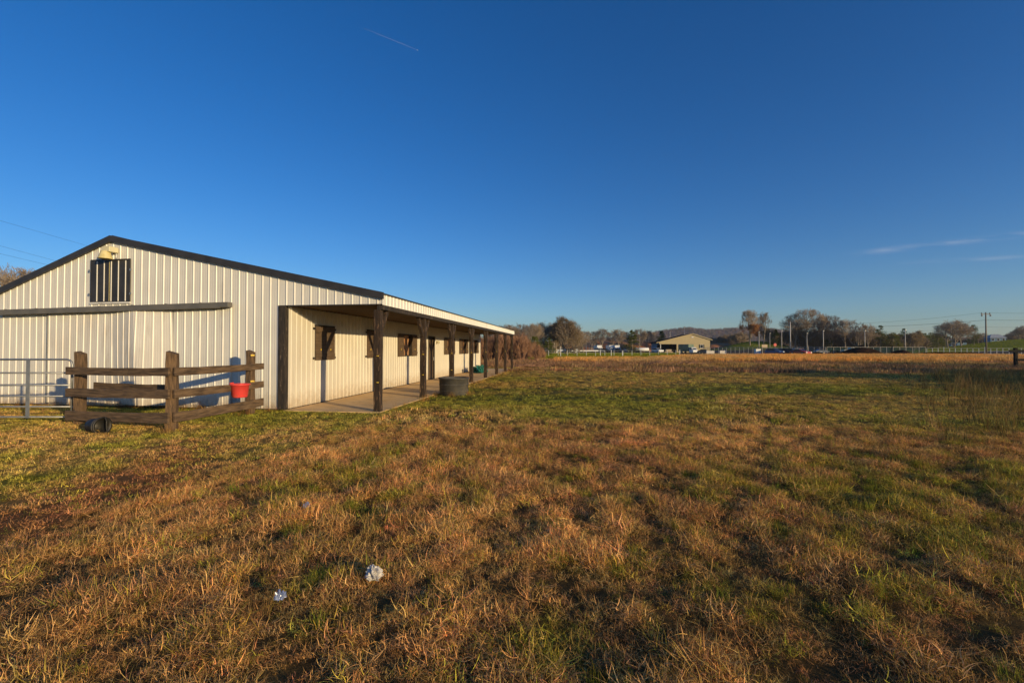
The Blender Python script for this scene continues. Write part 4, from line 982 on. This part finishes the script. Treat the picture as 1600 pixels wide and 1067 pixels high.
n = 2600; y = rng.uniform(330, 430, n); u = rng.uniform(640, 1700, n); x = (u-CX)/F*y
x2 = np.concatenate([x]); y2 = y; gz = ground_z(x2, y2)
tint = jit(mixc(np.broadcast_to(np.array((1.25,1.0,.75)), (n, 3)), np.array((.75,.95,.55)), (rng.random(n) < .25)*1.0), .25); s = rng.uniform(.55, .95, n)*np.interp(u, [640,1100,1150,1330,1700],[.9,.8,.8,.8,.6])
scatter('far_woodland', C_puff, np.stack([x2, y2, gz-1], 1), np.stack([np.zeros(n), np.zeros(n), rng.uniform(0, 6.28, n)], 1), np.stack([s, s, s*.9], 1), tint, rng.integers(0, 5, n), 'brown far-off woodland along the horizon', 'wood')

# ------------------------------------------------------------ far clay bank, road, mounds
def mound(name, px0, px1, Z, depth, h, material, label=None, cat=None, kind=None, n=40, seed=0, flat=.5):
    x0, x1 = at(px0, Z), at(px1, Z); vs = []; fs = []; m = 14; gz = float(ground_z((x0+x1)/2, Z))
    for i in range(n+1):
        for j in range(m+1):
            a = i/n*2-1; c = j/m*2-1; e = (1-abs(a)**(2/flat))*(1-abs(c)**2.2); e = max(e, 0)
            x = (x0+x1)/2 + a*(x1-x0)/2; y = Z + c*depth/2
            vs.append((x, y, gz - .1 + h*e*(.75+.5*float(fbm(x*.6, y*.6, .35, seed)))))
    for i in range(n):
        for j in range(m): fs.append((i*(m+1)+j, (i+1)*(m+1)+j, (i+1)*(m+1)+j+1, i*(m+1)+j+1))
    o = MB().add(vs, fs).build(name, material, smooth=True); return tag(o, label, cat, kind=kind)
mound('clay_bank', 893, 1052, 262, 30, 6.4, M['clay'], kind='structure', flat=.35, n=90)
mound('clay_bank', 1098, 1150, 235, 14, 2.6, M['clay'], kind='structure', flat=.5)
mound('soil_mound', 1316, 1372, 118, 9, 2.1, M['soil'], 'long dark soil mound behind the broomsedge, the larger of two', 'soil mound', seed=1, flat=.9)
mound('soil_mound', 1395, 1420, 120, 6, 1.4, M['soil'], 'small dark soil mound right of the larger one', 'soil mound', seed=2, flat=.9)
mound('soil_mound', 1270, 1284, 120, 5, .85, M['soil'], 'tiny dark soil heap right of the red car', 'soil mound', seed=3, flat=.9)
mound('soil_mound', 1420, 1545, 121, 5, .95, M['soil'], 'low dark soil bank running along the white rail fence', 'soil mound', seed=4, flat=.6)
mound('soil_mound', 1335, 1356, 165, 8, 3.0, M['soil'], 'brown soil heap behind the fence at the foot of the pale pole', 'soil mound', seed=5, flat=.9)
# road strip
rx = np.linspace(1095, 1800, 60); vs = []; fs = []
for i, px in enumerate(rx):
    for Z in (140.0, 143.0, 147.0, 151.0): X = at(px, 145); vs.append((X, Z, float(ground_z(X, Z)) + .03))
for i in range(59):
    for j in range(3): fs.append((i*4+j, (i+1)*4+j, (i+1)*4+j+1, i*4+j+1))
tag(MB().add(vs, fs).build('road', M['asphalt']), kind='structure')
# parking yard
vs = []; fs = []
for px in np.linspace(835, 1135, 20):
    for Z in (178., 205., 226.): X = at(px, Z); vs.append((X, Z, float(ground_z(X, Z)) + .02))
for i in range(19):
    for j in range(2): fs.append((i*3+j, (i+1)*3+j, (i+1)*3+j+1, i*3+j+1))
tag(MB().add(vs, fs).build('parking_yard', M['asphalt']), kind='structure')

# brush piles
def brush(px, Z, wpx, h, label, seed):
    rr = random.Random(seed); b = MB(); W_ = wpx/F*Z
    for i in range(70):
        x = rr.gauss(0, .28)*W_; a = rr.uniform(-.5, .5); L = rr.uniform(.6, 2.0); e = rr.uniform(-.1, .5); z = rr.uniform(0, h)*max(0, 1-abs(x)/W_*1.6)
        y = rr.gauss(0, .5); d = Vector((math.cos(a)*math.cos(e), math.sin(a), math.sin(e)))*L/2
        b.tube([Vector((x,y,z+.05))-d, Vector((x,y,z+.07)), Vector((x,y,z+.05))+d], [.05*rr.uniform(.4,1.2)]*2+[.012], 5)
    X = at(px, Z); o = b.build('brush_pile', M['debris'], loc=(X, Z, float(ground_z(X, Z)))); tag(o, label, 'brush pile')
brush(1068, 42, 62, .40, 'long pile of reddish cut branches in the middle of the field', 1)
brush(1024, 43, 20, .28, 'short pile of cut branches left of the long one', 2)
brush(826, 40, 38, .25, 'low pile of dead branches just right of the porch end', 3)

# ------------------------------------------------------------ tan building
tb = empty('metal_building', 'tan metal building with dark roof, two shuttered windows and open corner bay', 'building', (at(1030, 190), 190, 0), -math.atan(.1400))
Lw = 20.2; za, zb, zl = 7.75, 5.45, 4.35; ax = 13.3
def roof2(x): return zl + (za-zl)*x/ax if x < ax else za - (za-zb)*(x-ax)/(Lw-ax)
bay0, bay1, bz = .9, 7.0, 3.55
b = MB(); b.prism([(bay1,0),(Lw,0),(Lw,zb),(ax,za),(0,zl),(0,bz),(bay1,bz)], 'y', 0, .25); b.build('front_wall', M['tan'], tb)
b = MB(); b.box(Lw-.25, Lw, .252, 20, 0, zb); b.build('side_wall', M['tan'], tb)
b = MB(); b.box(0, .2, .252, 20, bz, zl-.02); b.box(0,.2,6,20,0,bz-.002); b.build('side_wall', M['blue'], tb)
b = MB(); b.box(bay1, bay1+.2, .252, 8, 0, bz); b.box(.21, bay1-.01, 8, 8.2, 0, 4); b.build('bay_wall', M['roofd'], tb)
b = MB(); b.box(.5, .75, .3, .55, 0, bz); b.build('bay_post', M['white'], tb)
for x0, x1 in ((0, ax), (ax, Lw)):
    e0, e1 = (x0-1.2 if x0 == 0 else x0), (x1+.9 if x1 == Lw else x1)
    zz = lambda x: (zl+(za-zl)*x/ax) if x0 == 0 else (za-(za-zb)*(x-ax)/(Lw-ax))
    b = MB(); b.prism([(e0,zz(e0)+.02),(e1,zz(e1)+.02),(e1,zz(e1)+.22),(e0,zz(e0)+.22)], 'y', -.3, 20.5); b.build('roof', M['roofd'], tb)
    b = MB(); b.prism([(e0,zz(e0)-.10),(e1,zz(e1)-.10),(e1,zz(e1)+.24),(e0,zz(e0)+.24)], 'y', -.42, -.302); b.build('roof_trim', M['tan'], tb)
for cx_ in (10.4, 16.9):
    f_ = MB().box(cx_-.62, cx_+.62, -.06, -.002, 1.9, 3.35).build('window', M['white'], tb)
    MB().box(cx_-.5, cx_+.5, -.08, -.061, 2.0, 3.25).build('pane', M['glass'], f_)
    for s_ in (-1, 1): MB().box(cx_+s_*.85-.2, cx_+s_*.85+.2, -.06, -.002, 1.9, 3.35).build('shutter', M['roofd'], f_)
b = MB(); b.box(ax-.4, ax+.4, -.09, -.002, 6.2, 6.6); b.build('gable_vent', M['white'], tb)

# houses on the rise
def house(px, Z, wpx, label, hh=2.6, rh=2.4, wallm='blue', roofm='bluew', dep=6, nwin=3):
    X = at(px, Z); gz = float(ground_z(X, Z)) ; W_ = wpx/F*Z
    e = empty('house', label, 'house', (X, Z, gz-.2), R(-20))
    MB().box(-W_/2, W_/2, 0, dep, 0, hh).build('wall', M[wallm], e)
    r = MB(); r.add([(-W_/2-.5,-.5,hh+.01),(W_/2+.5,-.5,hh+.01),(W_/2+.5,dep+.5,hh+.01),(-W_/2-.5,dep+.5,hh+.01),(-W_/4,dep/2,hh+rh),(W_/4,dep/2,hh+rh)], [(0,1,5,4),(1,2,5),(2,3,4,5),(3,0,4),(3,2,1,0)]); r.build('roof', M[roofm], e)
    for i in range(nwin):
        x = (-.5+(i+.5)/nwin)*W_; f_ = MB().box(x-.65, x+.65, -.06, -.002, .9, 2.3).build('window', M['white'], e); MB().box(x-.55, x+.55, -.08, -.061, 1.0, 2.2).build('pane', M['glass'], f_)
    return e
house(1560, 285, 19, 'pale blue house with hipped grey roof on the green rise')
house(1503, 262, 12, 'small blue shed with dark roof under the big bare tree', 2.0, 1.6, roofm='roofd', dep=4, nwin=1)
house(1488.5, 262, 4, 'tiny pale blue outbuilding left of the blue shed', 1.6, .5, dep=2, nwin=1)

# ------------------------------------------------------------ vehicles
def wheel_at(e, x, y, r=.34, w_=.22):
    t_ = MB(); t_.tube([(x-w_/2, y, r), (x+w_/2, y, r)], r, 16); wobj = t_.build('wheel', M['tyre'], e)
    MB().tube([(x-w_/2-.01, y, r), (x+w_/2+.01, y, r)], r*.55, 12).build('rim', M['galv'], wobj)
def vehicle(kind, name, cat, px, Z, paint, label, rz=0, s=1.0, group=None):
    """length along local y (nose at -y, towards the camera at rz 0)"""
    X = at(px, Z); e = empty(name, label, cat, (X, Z, float(ground_z(X, Z))+.02), rz, group); e.scale = (s, s, s)
    pm = M[paint]; hw = .92
    if kind == 'suv':
        MB().prism([(-2.3,.35),(-2.32,.85),(-2.2,1.02),(-1.15,1.12),(-.9,1.15),(2.2,1.12),(2.32,.9),(2.3,.35)], 'x', -hw, hw).build('body', pm, e, bevel=.06)
        MB().prism([(-1.15,1.121),(-.45,1.70),(1.85,1.72),(2.2,1.121)], 'x', -hw+.12, hw-.12).build('cabin', pm, e, bevel=.06)
        g_ = MB(); g_.prism([(-.98,1.17),(-.42,1.63),(1.78,1.64),(2.05,1.17)], 'x', -hw+.10, hw-.10); g_.prism([(-1.13,1.17),(-.52,1.66),(-.40,1.66),(-.9,1.17)], 'x', -hw+.2, hw-.2); g_.build('window', M['glass'], e)
    elif kind == 'sedan':
        MB().prism([(-2.3,.30),(-2.32,.65),(-2.1,.82),(-1.1,.93),(1.7,.95),(2.25,.88),(2.3,.35)], 'x', -hw+.04, hw-.04).build('body', pm, e, bevel=.06)
        MB().prism([(-1.1,.93),(-.3,1.40),(.9,1.42),(1.7,.95)], 'x', -hw+.18, hw-.18).build('cabin', pm, e, bevel=.05)
        g_ = MB(); g_.prism([(-.9,.98),(-.27,1.35),(.86,1.36),(1.5,.98)], 'x', -hw+.16, hw-.16); g_.prism([(-1.07,.98),(-.36,1.37),(-.25,1.37),(-.8,.98)], 'x', -hw+.25, hw-.25); g_.build('window', M['glass'], e)
    elif kind == 'pickup':
        MB().prism([(-2.7,.42),(-2.72,.95),(-2.6,1.12),(-1.3,1.22),(.35,1.22),(2.7,1.20),(2.72,.45)], 'x', -hw, hw).build('body', pm, e, bevel=.06)
        MB().prism([(-1.3,1.221),(-.65,1.82),(.45,1.84),(.65,1.221)], 'x', -hw+.12, hw-.12).build('cabin', pm, e, bevel=.05)
        g_ = MB(); g_.prism([(-1.1,1.27),(-.6,1.74),(.40,1.75),(.5,1.27)], 'x', -hw+.10, hw-.10); g_.prism([(-1.28,1.27),(-.72,1.78),(-.6,1.78),(-1.0,1.27)], 'x', -hw+.2, hw-.2); g_.build('window', M['glass'], e)
    elif kind == 'box':
        MB().box(-1.15, 1.15, -.6, 4.6, .75, 3.25).build('cargo_box', pm, e, bevel=.03)
        MB().prism([(-2.6,.45),(-2.65,1.25),(-2.3,1.35),(-1.9,2.15),(-.65,2.2),(-.65,.45)], 'x', -1.0, 1.0).build('cab', M['car_white'], e, bevel=.06)
        g_ = MB(); g_.prism([(-2.28,1.42),(-1.93,2.08),(-1.85,2.08),(-2.15,1.42)], 'x', -.85, .85); g_.prism([(-2.0,1.42),(-1.8,2.0),(-.85,2.0),(-.85,1.42)], 'x', -1.01, 1.01); g_.build('window', M['glass'], e)
    ly = {'suv': (-1.45,1.45), 'sedan': (-1.4,1.4), 'pickup': (-1.8,1.7), 'box': (-1.8,3.2)}[kind]
    for y in ly:
        for x in (-hw+.08, hw-.08): wheel_at(e, x, y, .36 if kind != 'box' else .45)
    yn = {'suv': -2.33, 'sedan': -2.33, 'pickup': -2.73, 'box': -2.66}[kind]; zn = {'suv': .82, 'sedan': .62, 'pickup': .9, 'box': 1.0}[kind]
    for x in (-.66, .66): MB().box(x-.19, x+.19, yn-.02, yn+.06, zn-.1, zn+.1).build('headlight', M['lightlens'], e)
    return e
V = vehicle
V('pickup','pickup_truck','truck',879,205,'car_white','white pickup truck seen side-on at the left of the yard', R(80))
V('suv','parked_car','car',892,203,'car_dark','dark car parked right of the leftmost white pickup', R(70))
V('box','box_truck','truck',936,212,'car_white','white box truck standing alone in front of the clay bank', R(8))
V('suv','parked_car','car',936,196,'car_grey','grey car parked in front of the lone white box truck', R(75))
V('suv','parked_car','car',947,200,'car_dark','dark car parked between the white box trucks', R(60))
V('box','box_truck','truck',955,214,'car_white','white box truck at the left of the adjoining pair', R(6))
V('box','box_truck','truck',964,212,'car_white','white box truck at the right of the adjoining pair', R(4))
V('pickup','pickup_truck','truck',964,195,'car_dark','dark pickup parked in front of the adjoining box trucks', R(75))
V('sedan','parked_car','car',975,201,'car_grey','low grey car right of the box truck pair', R(50))
V('suv','parked_car','car',984,205,'car_dark','dark car between the grey car and the white trailer', R(20))
V('suv','passenger_van','van',1027.5,183,'car_white','white van standing at the open bay of the tan building', R(15), 1.15)
V('box','box_truck','truck',1078,150,'car_green','dark green box truck with white cab in front of the tan building', R(20), .95)
V('sedan','parked_car','car',1100,148,'car_dark','dark low car beside the pale concrete blocks', R(70))
V('suv','parked_car','car',1210,124,'car_blue','blue car at the left end of the row by the fence', R(18))
V('suv','parked_car','car',1220,126,'car_dark','dark blue car second in the row by the fence', R(10))
V('suv','parked_car','car',1229,134,'car_white','white car standing behind the row by the fence', R(80))
V('suv','parked_car','car',1236,123,'car_dark','black car directly left of the red car', R(30))
V('sedan','parked_car','car',1250.5,118,'car_red','bright red car at the right end of the row', R(14), 1.1)
V('suv','passing_car','car',1248,158,'car_white','white car on the road behind the wooden utility pole', R(85))
V('sedan','passing_car','car',1283,160,'car_grey','grey car on the road left of the pale lamp pole', R(88))
V('pickup','passing_car','car',1330,158,'car_white','white pickup on the road left of the brown soil heap', R(86), 1.1)
V('suv','parked_car','car',857,208,'car_grey','grey car at the far left of the yard beside equipment', R(60))
# trailers, tank, blocks, rack
def simple(name, cat, px, Z, label, build, rz=0):
    X = at(px, Z); e = empty(name, label, cat, (X, Z, float(ground_z(X, Z))), rz); build(e); return e
def tank(e):
    MB().tube([(-2.9,0,1.35),(-2.7,0,1.35),(2.7,0,1.35),(2.9,0,1.35)], [.3,.72,.72,.3], 20).build('tank', M['white'], e, smooth=True)
    MB().box(-3.1,3.1,-.5,.5,.45,.62).build('chassis', M['car_dark'], e)
    for x in (-2,2): wheel_at(e, x, 0, .4, 1.4)
simple('tank_trailer','trailer',1003,190,'long white tank trailer left of the tan building', tank)
def flat(e, L=3.6):
    MB().box(-L,L,-.9,.9,.55,.7).build('deck', M['white'], e); MB().box(-L,L,-.95,-.91,.7,1.0).build('side_rail', M['white'], e)
    for x in (-.6,.6): wheel_at(e, x, 0, .34, 1.6)
    MB().tube([(L,0,.6),(L+1.3,0,.5)], .05, 6).build('hitch', M['galv'], e)
simple('flat_trailer','trailer',906,186,'low white flat trailer in the yard right of the dark car', flat)
simple('flat_trailer','trailer',921,192,'low white flat trailer below the metal rack', flat, R(4))
def rack(e):
    for x in (-1.3,0,1.3):
        for y in (-.6,.6): MB().box(x-.06,x+.06,y-.06,y+.06,0,3.2).build('post', M['polew'], e)
    for z in (1.4,2.3,3.15): MB().box(-1.36,1.36,-.66,.66,z,z+.1).build('shelf', M['car_grey'], e)
simple('metal_rack','rack',920.5,205,'open metal rack standing between the dark car and the lone box truck', rack)
def cabinet(e):
    MB().box(-.7,.7,-.5,.5,.1,1.5).build('case', M['white'], e, bevel=.04); MB().box(-.72,.72,-.52,.52,1.501,1.58).build('lid', M['galv'], e); MB().box(-.5,.5,-.4,.4,0,.099).build('base', M['concrete'], e)
simple('utility_cabinet','cabinet',868,170,'small white box cabinet below the leftmost pale pole', cabinet)
simple('utility_cabinet','cabinet',1183.5,130,'small white cabinet behind the fence left of the parked row', cabinet)
simple('utility_cabinet','cabinet',901,190,'small white cabinet right of the dark car at the yard', cabinet)
def block(L):
    def f(e):
        MB().prism([(-.3,0),(.3,0),(.22,.55),(.15,1.0),(-.15,1.0),(-.22,.55)], 'x', -L/2, L/2).build('block', M['polew'], e, bevel=.02); MB().box(-L/2+.3,-L/2+.6,-.1,.1,1.0,1.08).build('lifting_lug', M['galv'], e); MB().box(L/2-.6,L/2-.3,-.1,.1,1.0,1.08).build('lifting_lug', M['galv'], e)
    return f
simple('concrete_barrier','barrier',1109.5,140,'pale concrete barrier beside the dark low car', block(2.4))
simple('concrete_barrier','barrier',1129,140,'pale concrete barrier standing alone at the fence', block(1.9))
def wpile(e):
    rr = random.Random(3)
    for i in range(9):
        a = rr.uniform(-.3,.3); z = .12+.16*(i//3); y = (i%3-1)*.35; MB().obox((-1.6,y,z+a*.3),(1.5,y+.1,z),.28,.14).build('plank', M['car_tan'], e)
    MB().box(-1.2,.9,-.5,.5,.62,1.4).build('pallet_load', M['car_tan'], e, bevel=.08)
simple('lumber_pile','lumber',1045,176,'tan pile of lumber in front of the open bay', wpile)

# ------------------------------------------------------------ poles, signs, fences
def light_pole(px, top, Z, label, r=.13, arm=False):
    r *= .72
    X = at(px, Z); gz = float(ground_z(X, Z)); H = hz(top, Z)-gz; e = empty('light_pole', label, 'pole', (X, Z, gz))
    MB().tube([(0,0,0),(0,0,H)], [r, r*.7], 10).build('shaft', M['polew'], e, smooth=True)
    MB().box(-.28,.28,-.28,.28,-.05,.35).build('base', M['concrete'], e)
    MB().box(-.16,.16,-.32,.16,H,H+.12).build('cap', M['galv'], e)
    return e
for px, top, Z, lb, r in ((866,526,160,'thick pale pole at the far left of the yard before dark trees',.30),(874.4,525,150,'pale pole right of the thick one, before the white pickup',.16),(889.4,508,150,'tall thin pale pole in front of the largest olive tree',.13),
    (1047,519,215,'short pale pole rising behind the left roof of the tan building',.14),(1069.5,510,230,'pale pole rising behind the ridge of the tan building',.16),
    (1186,519,145,'pale pole in front of the slim bare tree',.15),(1203,521,150,'thin pale pole just left of the red sign',.10),(1221.5,517,145,'pale pole above the dark blue car',.15),(1261,521,145,'thin pale pole right of the red car',.11),
    (1286.5,517,145,'pale pole before the green cedar',.17),(1351.5,517,145,'pale pole rising from the brown soil heap',.16),(1414.5,516,145,'last pale pole at the right, above the small soil mound',.16)):
    light_pole(px, top, Z, lb, r)
def upole(px, top, Z, label, arms, rz=0):
    X = at(px, Z); gz = float(ground_z(X, Z)); H = hz(top, Z)-gz; e = empty('utility_pole', label, 'utility pole', (X, Z, gz), rz)
    MB().tube([(0,0,-.2),(0,0,H)], [.19,.13], 10).build('pole', M['polewood'], e, smooth=True)
    for dz, L in arms:
        MB().box(-L,L,-.07,.07,H-dz-.07,H-dz+.07).build('crossarm', M['polewood'], e)
        for x in (-L+.15, L-.15): MB().lathe([(.02,0),(.10,.0),(.12,.1),(.07,.2),(.09,.28),(.02,.36)], 12, c=(x,0,H-dz+.07)).build('insulator', M['track'], e, smooth=True)
    return e, X, gz+H
u1, ux, uz = upole(1541, 488, 112, 'wooden utility pole with cross arm and wires at the right', ((.45,1.15),))
for s_ in (-1,1): MB().tube([(s_*1.05,-.1,9.6),(s_*1.05,-.1,9.95)], .16, 12).build('transformer_can', M['track'], u1)
u2, _, _ = upole(1235, 503, 140, 'wooden utility pole with cross arm above the parked row', ((1.5,1.5),))
for c in u2.children:
    if c.name.startswith('pole'): c.data.materials[0] = M['polew']
def wire(p, q, sag, r, label, group=None):
    p = Vector(p); q = Vector(q); N = 24; pts = [p.lerp(q, i/N) - Vector((0,0,sag*4*(i/N)*(1-i/N))) for i in range(N+1)]
    o = MB().tube(pts, r, 5).build('power_line', M['wire']); tag(o, label, 'power line', group)
for dz, dx, sg, r, lb, lft in ((.1,-1.0,2.2,.018,'topmost faint power line at the right pole',500),(1.9,0,1.5,.028,'darkest power line crossing the right pole',508),(3.6,0,1.9,.014,'lowest faint power line at the right pole',530)):
    wire((at(1235,140)+dx, 140, hz(505,140)-dz*.6), (ux+dx, 112, uz-dz), sg*.5, r, lb+', left span')
    wire((ux+dx, 112, uz-dz), (ux+dx+62, 104, uz-dz+.6), sg*.3, r, lb+', right span')
for (y0, y1, x1, lb) in ((345,384,135,'uppermost power line over the left barn roof'),(384.5,409,91,'middle power line over the left barn roof'),(396.7,414,74,'lowest power line over the left barn roof')):
    Za, Zb = 40.0, 40 + 10*x1/135*1.05
    p = Vector((at(0,Za), Za, hz(y0,Za))); q = Vector((at(x1,Zb), Zb, hz(y1,Zb))); d = q-p
    o = MB().tube([p-d*3, p, q, q+d*1.2], .008, 5).build('power_line', M['wire']); tag(o, lb, 'power line')
# red sign
e = empty('round_sign', 'red sign on a post above the blue car', 'sign', (at(1211,131), 131, 0))
MB().tube([(0,0,0),(0,0,3.1)], .045, 8).build('post', M['galv'], e)
MB().prism([(.46*math.cos(R(22.5+45*k)), 2.75+.46*math.sin(R(22.5+45*k))) for k in range(8)], 'y', -.075, -.05).build('panel', M['signr'], e)
e = empty('notice_board', 'tan notice board on two posts left of the red sign', 'sign', (at(1194.5,140), 140, 0))
for x in (-.6,.6): MB().tube([(x,0,0),(x,0,2.9)], .06, 8).build('post', M['polew'], e)
MB().box(-.85,.85,-.1,-.061,1.9,2.9).build('panel', M['car_tan'], e, bevel=.01)

# chain link fence
def alpha_mat(name, col, a):
    m = bpy.data.materials.new(name); m.use_nodes = True; n = m.node_tree; P = n.nodes['Principled BSDF']; P.inputs['Base Color'].default_value = (*col, 1); P.inputs['Roughness'].default_value = .6
    P.inputs['Alpha'].default_value = a; P.inputs['Specular IOR Level'].default_value = 0; return m
M['link'] = alpha_mat('chain_link', (.28,.28,.27), .28); M['screen'] = alpha_mat('wind_screen', (.02,.045,.05), .6)
def wirefence(name, label, p0, p1, n, h, fabric, postm, r=.04, rails=1, skip=(), thin=.028):
    p0 = Vector(p0); p1 = Vector(p1); e = empty(name, label, 'fence', (p0.x, p0.y, 0))
    for i in range(n+1):
        if i in skip: continue
        p = p0.lerp(p1, i/n); gz = float(ground_z(p.x, p.y)); q = p-p0; hh = h + (.35 if i % 7 == 3 else 0)*(r > .05)
        MB().tube([(q.x,q.y,gz-.1),(q.x,q.y,gz+hh)], r, 6).build('post', M[postm], e)
    for k in range(rails):
        pts = []
        for i in range(n+1):
            p = p0.lerp(p1, i/n); q = p-p0; pts.append((q.x, q.y-.05, float(ground_z(p.x, p.y))+h*(1-k*.42)-.03))
        MB().tube(pts, thin, 6).build('rail' if thin > .02 else 'wire_strand', M[postm], e)
    if fabric:
        b = MB(); vs = []
        for i in range(n+1):
            p = p0.lerp(p1, i/n); q = p-p0; gz = float(ground_z(p.x, p.y)); vs += [(q.x, q.y+.05, gz+.03), (q.x, q.y+.05, gz+h-.05)]
        b.add(vs, [(2*i, 2*i+2, 2*i+3, 2*i+1) for i in range(n)]).build('fabric', M[fabric], e)
wirefence('chain_link_fence', 'long galvanised chain link fence behind the concrete blocks and parked row', (at(1098,152),152,0), (at(1290,122),122,0), 26, 2.1, 'link', 'polew', .045)
wirefence('chain_link_fence', 'chain link fence with dark green screen behind the soil mounds', (at(1292,122),122,0), (at(1446,125),125,0), 15, 2.1, 'screen', 'polew', .05)
wirefence('rail_fence', 'white post and rail fence at the foot of the green rise', (at(1448,125),125,0), (at(1625,118),118,0), 19, 1.75, None, 'white', .055, 3, thin=.022)
wirefence('wire_fence', 'low wire fence with white posts across the green lawn left of the tan building', (at(842,98),98,0), (at(1056,104),104,0), 15, 1.25, None, 'white', .035, 2, thin=.008)
for i, (px, Z, h, lb) in enumerate(((876,96,2.0,'stout white post standing before the leftmost thin poles'),(938,97,1.3,'short white post in front of the lone box truck'),(955,97,1.3,'first of two white posts before the adjoining box trucks'),(972.5,97,1.1,'white hydrant-like post left of the green evergreen'),(1062,100,1.3,'white post before the tan building wall'))):
    e = empty('marker_post', lb, 'post', (at(px,Z), Z, 0)); MB().box(-.055,.055,-.055,.055,-.1,h).build('shaft', M['white'], e, bevel=.02); MB().box(-.07,.07,-.07,.07,h,h+.06).build('cap', M['white'], e)

# ------------------------------------------------------------ unseen trees to the right and behind, whose long shadows fall into the field
def shadow_tree(kind, X, Y, H, lb, wid=1.0):
    mt, mc, h = T[kind]; s = H/h; e = empty('roadside_tree', lb, 'tree', (X, Y, 0), rnd.uniform(0, 6), 'trees standing outside the picture'); e.scale = (s*wid, s*wid, s)
    for nm, me in (('trunk', mt), ('crown', mc)):
        o = bpy.data.objects.new(nm, me); scene.collection.objects.link(o); o.parent = e
def shadow_from(kind, gx, gy, dist, H, wid=1.0):
    """tree whose shadow starts to cross the ground at gx, gy"""
    shadow_tree(kind, gx + .745*dist, gy - .667*dist, H, 'tree beyond the right edge of the view, throwing its shadow into the field', wid)
for gx, gy, d, H, k, wd in ((21,30,58,12.2,'oak',1.0),(28,34,55,12,'oak',1.1),(38,44,60,12.5,'oak',1.2),(15,22,60,10.0,'olive',1),(24,22,55,11,'oak',1.2),(32,28,58,12,'oak',1.2),(40,33,58,12,'oak',1.2),(30,20,50,11,'olive',1.2),(26,17,50,10,'oak',1.1),(19,15,48,8.6,'bareA',1.0),(36,26,48,10,'oak',1.1),(10,8,48,8.2,'bareB',.9)):
    shadow_from(k, gx, gy, d, H, wd)

# ------------------------------------------------------------ jet and its trail, thin clouds
D = 14000.
def skyp(px, py, D=D): return Vector(((px-CX)/F*D, D, EYE+(HY-py)/F*D))
je = empty('airliner', 'tiny airliner at the head of a thin white vapour trail', 'airplane', skyp(651,74))
p = skyp(651,74); q = skyp(566,39); d = (q-p); L = d.length; du = d.normalized()
MB().tube([-du*25, -du*20, du*20, du*38], [1,3,3,1], 8).build('fuselage', M['white'], je)
sdv = du.cross(Vector((0,0,1))).normalized(); MB().obox(-sdv*30, sdv*30, 8, 1.2).build('wing', M['white'], je)
MB().obox(du*34-sdv*11, du*34+sdv*11, 4, 1).build('tailplane', M['white'], je)
mct = bpy.data.materials.new('vapour'); mct.use_nodes = True; Pn = mct.node_tree.nodes['Principled BSDF']; Pn.inputs['Base Color'].default_value = (.9,.9,.9,1); Pn.inputs['Alpha'].default_value = .16
tr_ = MB().tube([p+du*60, p+du*L*.3, p+du*L*.6, p+du*L], [3,5,5,2], 8).build('vapour_trail', mct, smooth=True); tag(tr_, 'thin white vapour trail behind the airliner high in the sky', 'vapour trail')

# ------------------------------------------------------------ haze
mh = bpy.data.materials.new('haze'); mh.use_nodes = True; nh = mh.node_tree; nh.nodes.clear()
oh = nh.nodes.new('ShaderNodeOutputMaterial'); vh = nh.nodes.new('ShaderNodeVolumePrincipled'); vh.inputs['Color'].default_value = (.86, .90, 1.0, 1); vh.inputs['Density'].default_value = .00012; vh.inputs['Anisotropy'].default_value = .1
nh.links.new(vh.outputs[0], oh.inputs['Volume'])
tag(MB().box(-3500, 3500, -3500, 3500, -3, 150).build('haze', mh), 'thin pale haze in the far air', 'haze', kind='stuff')
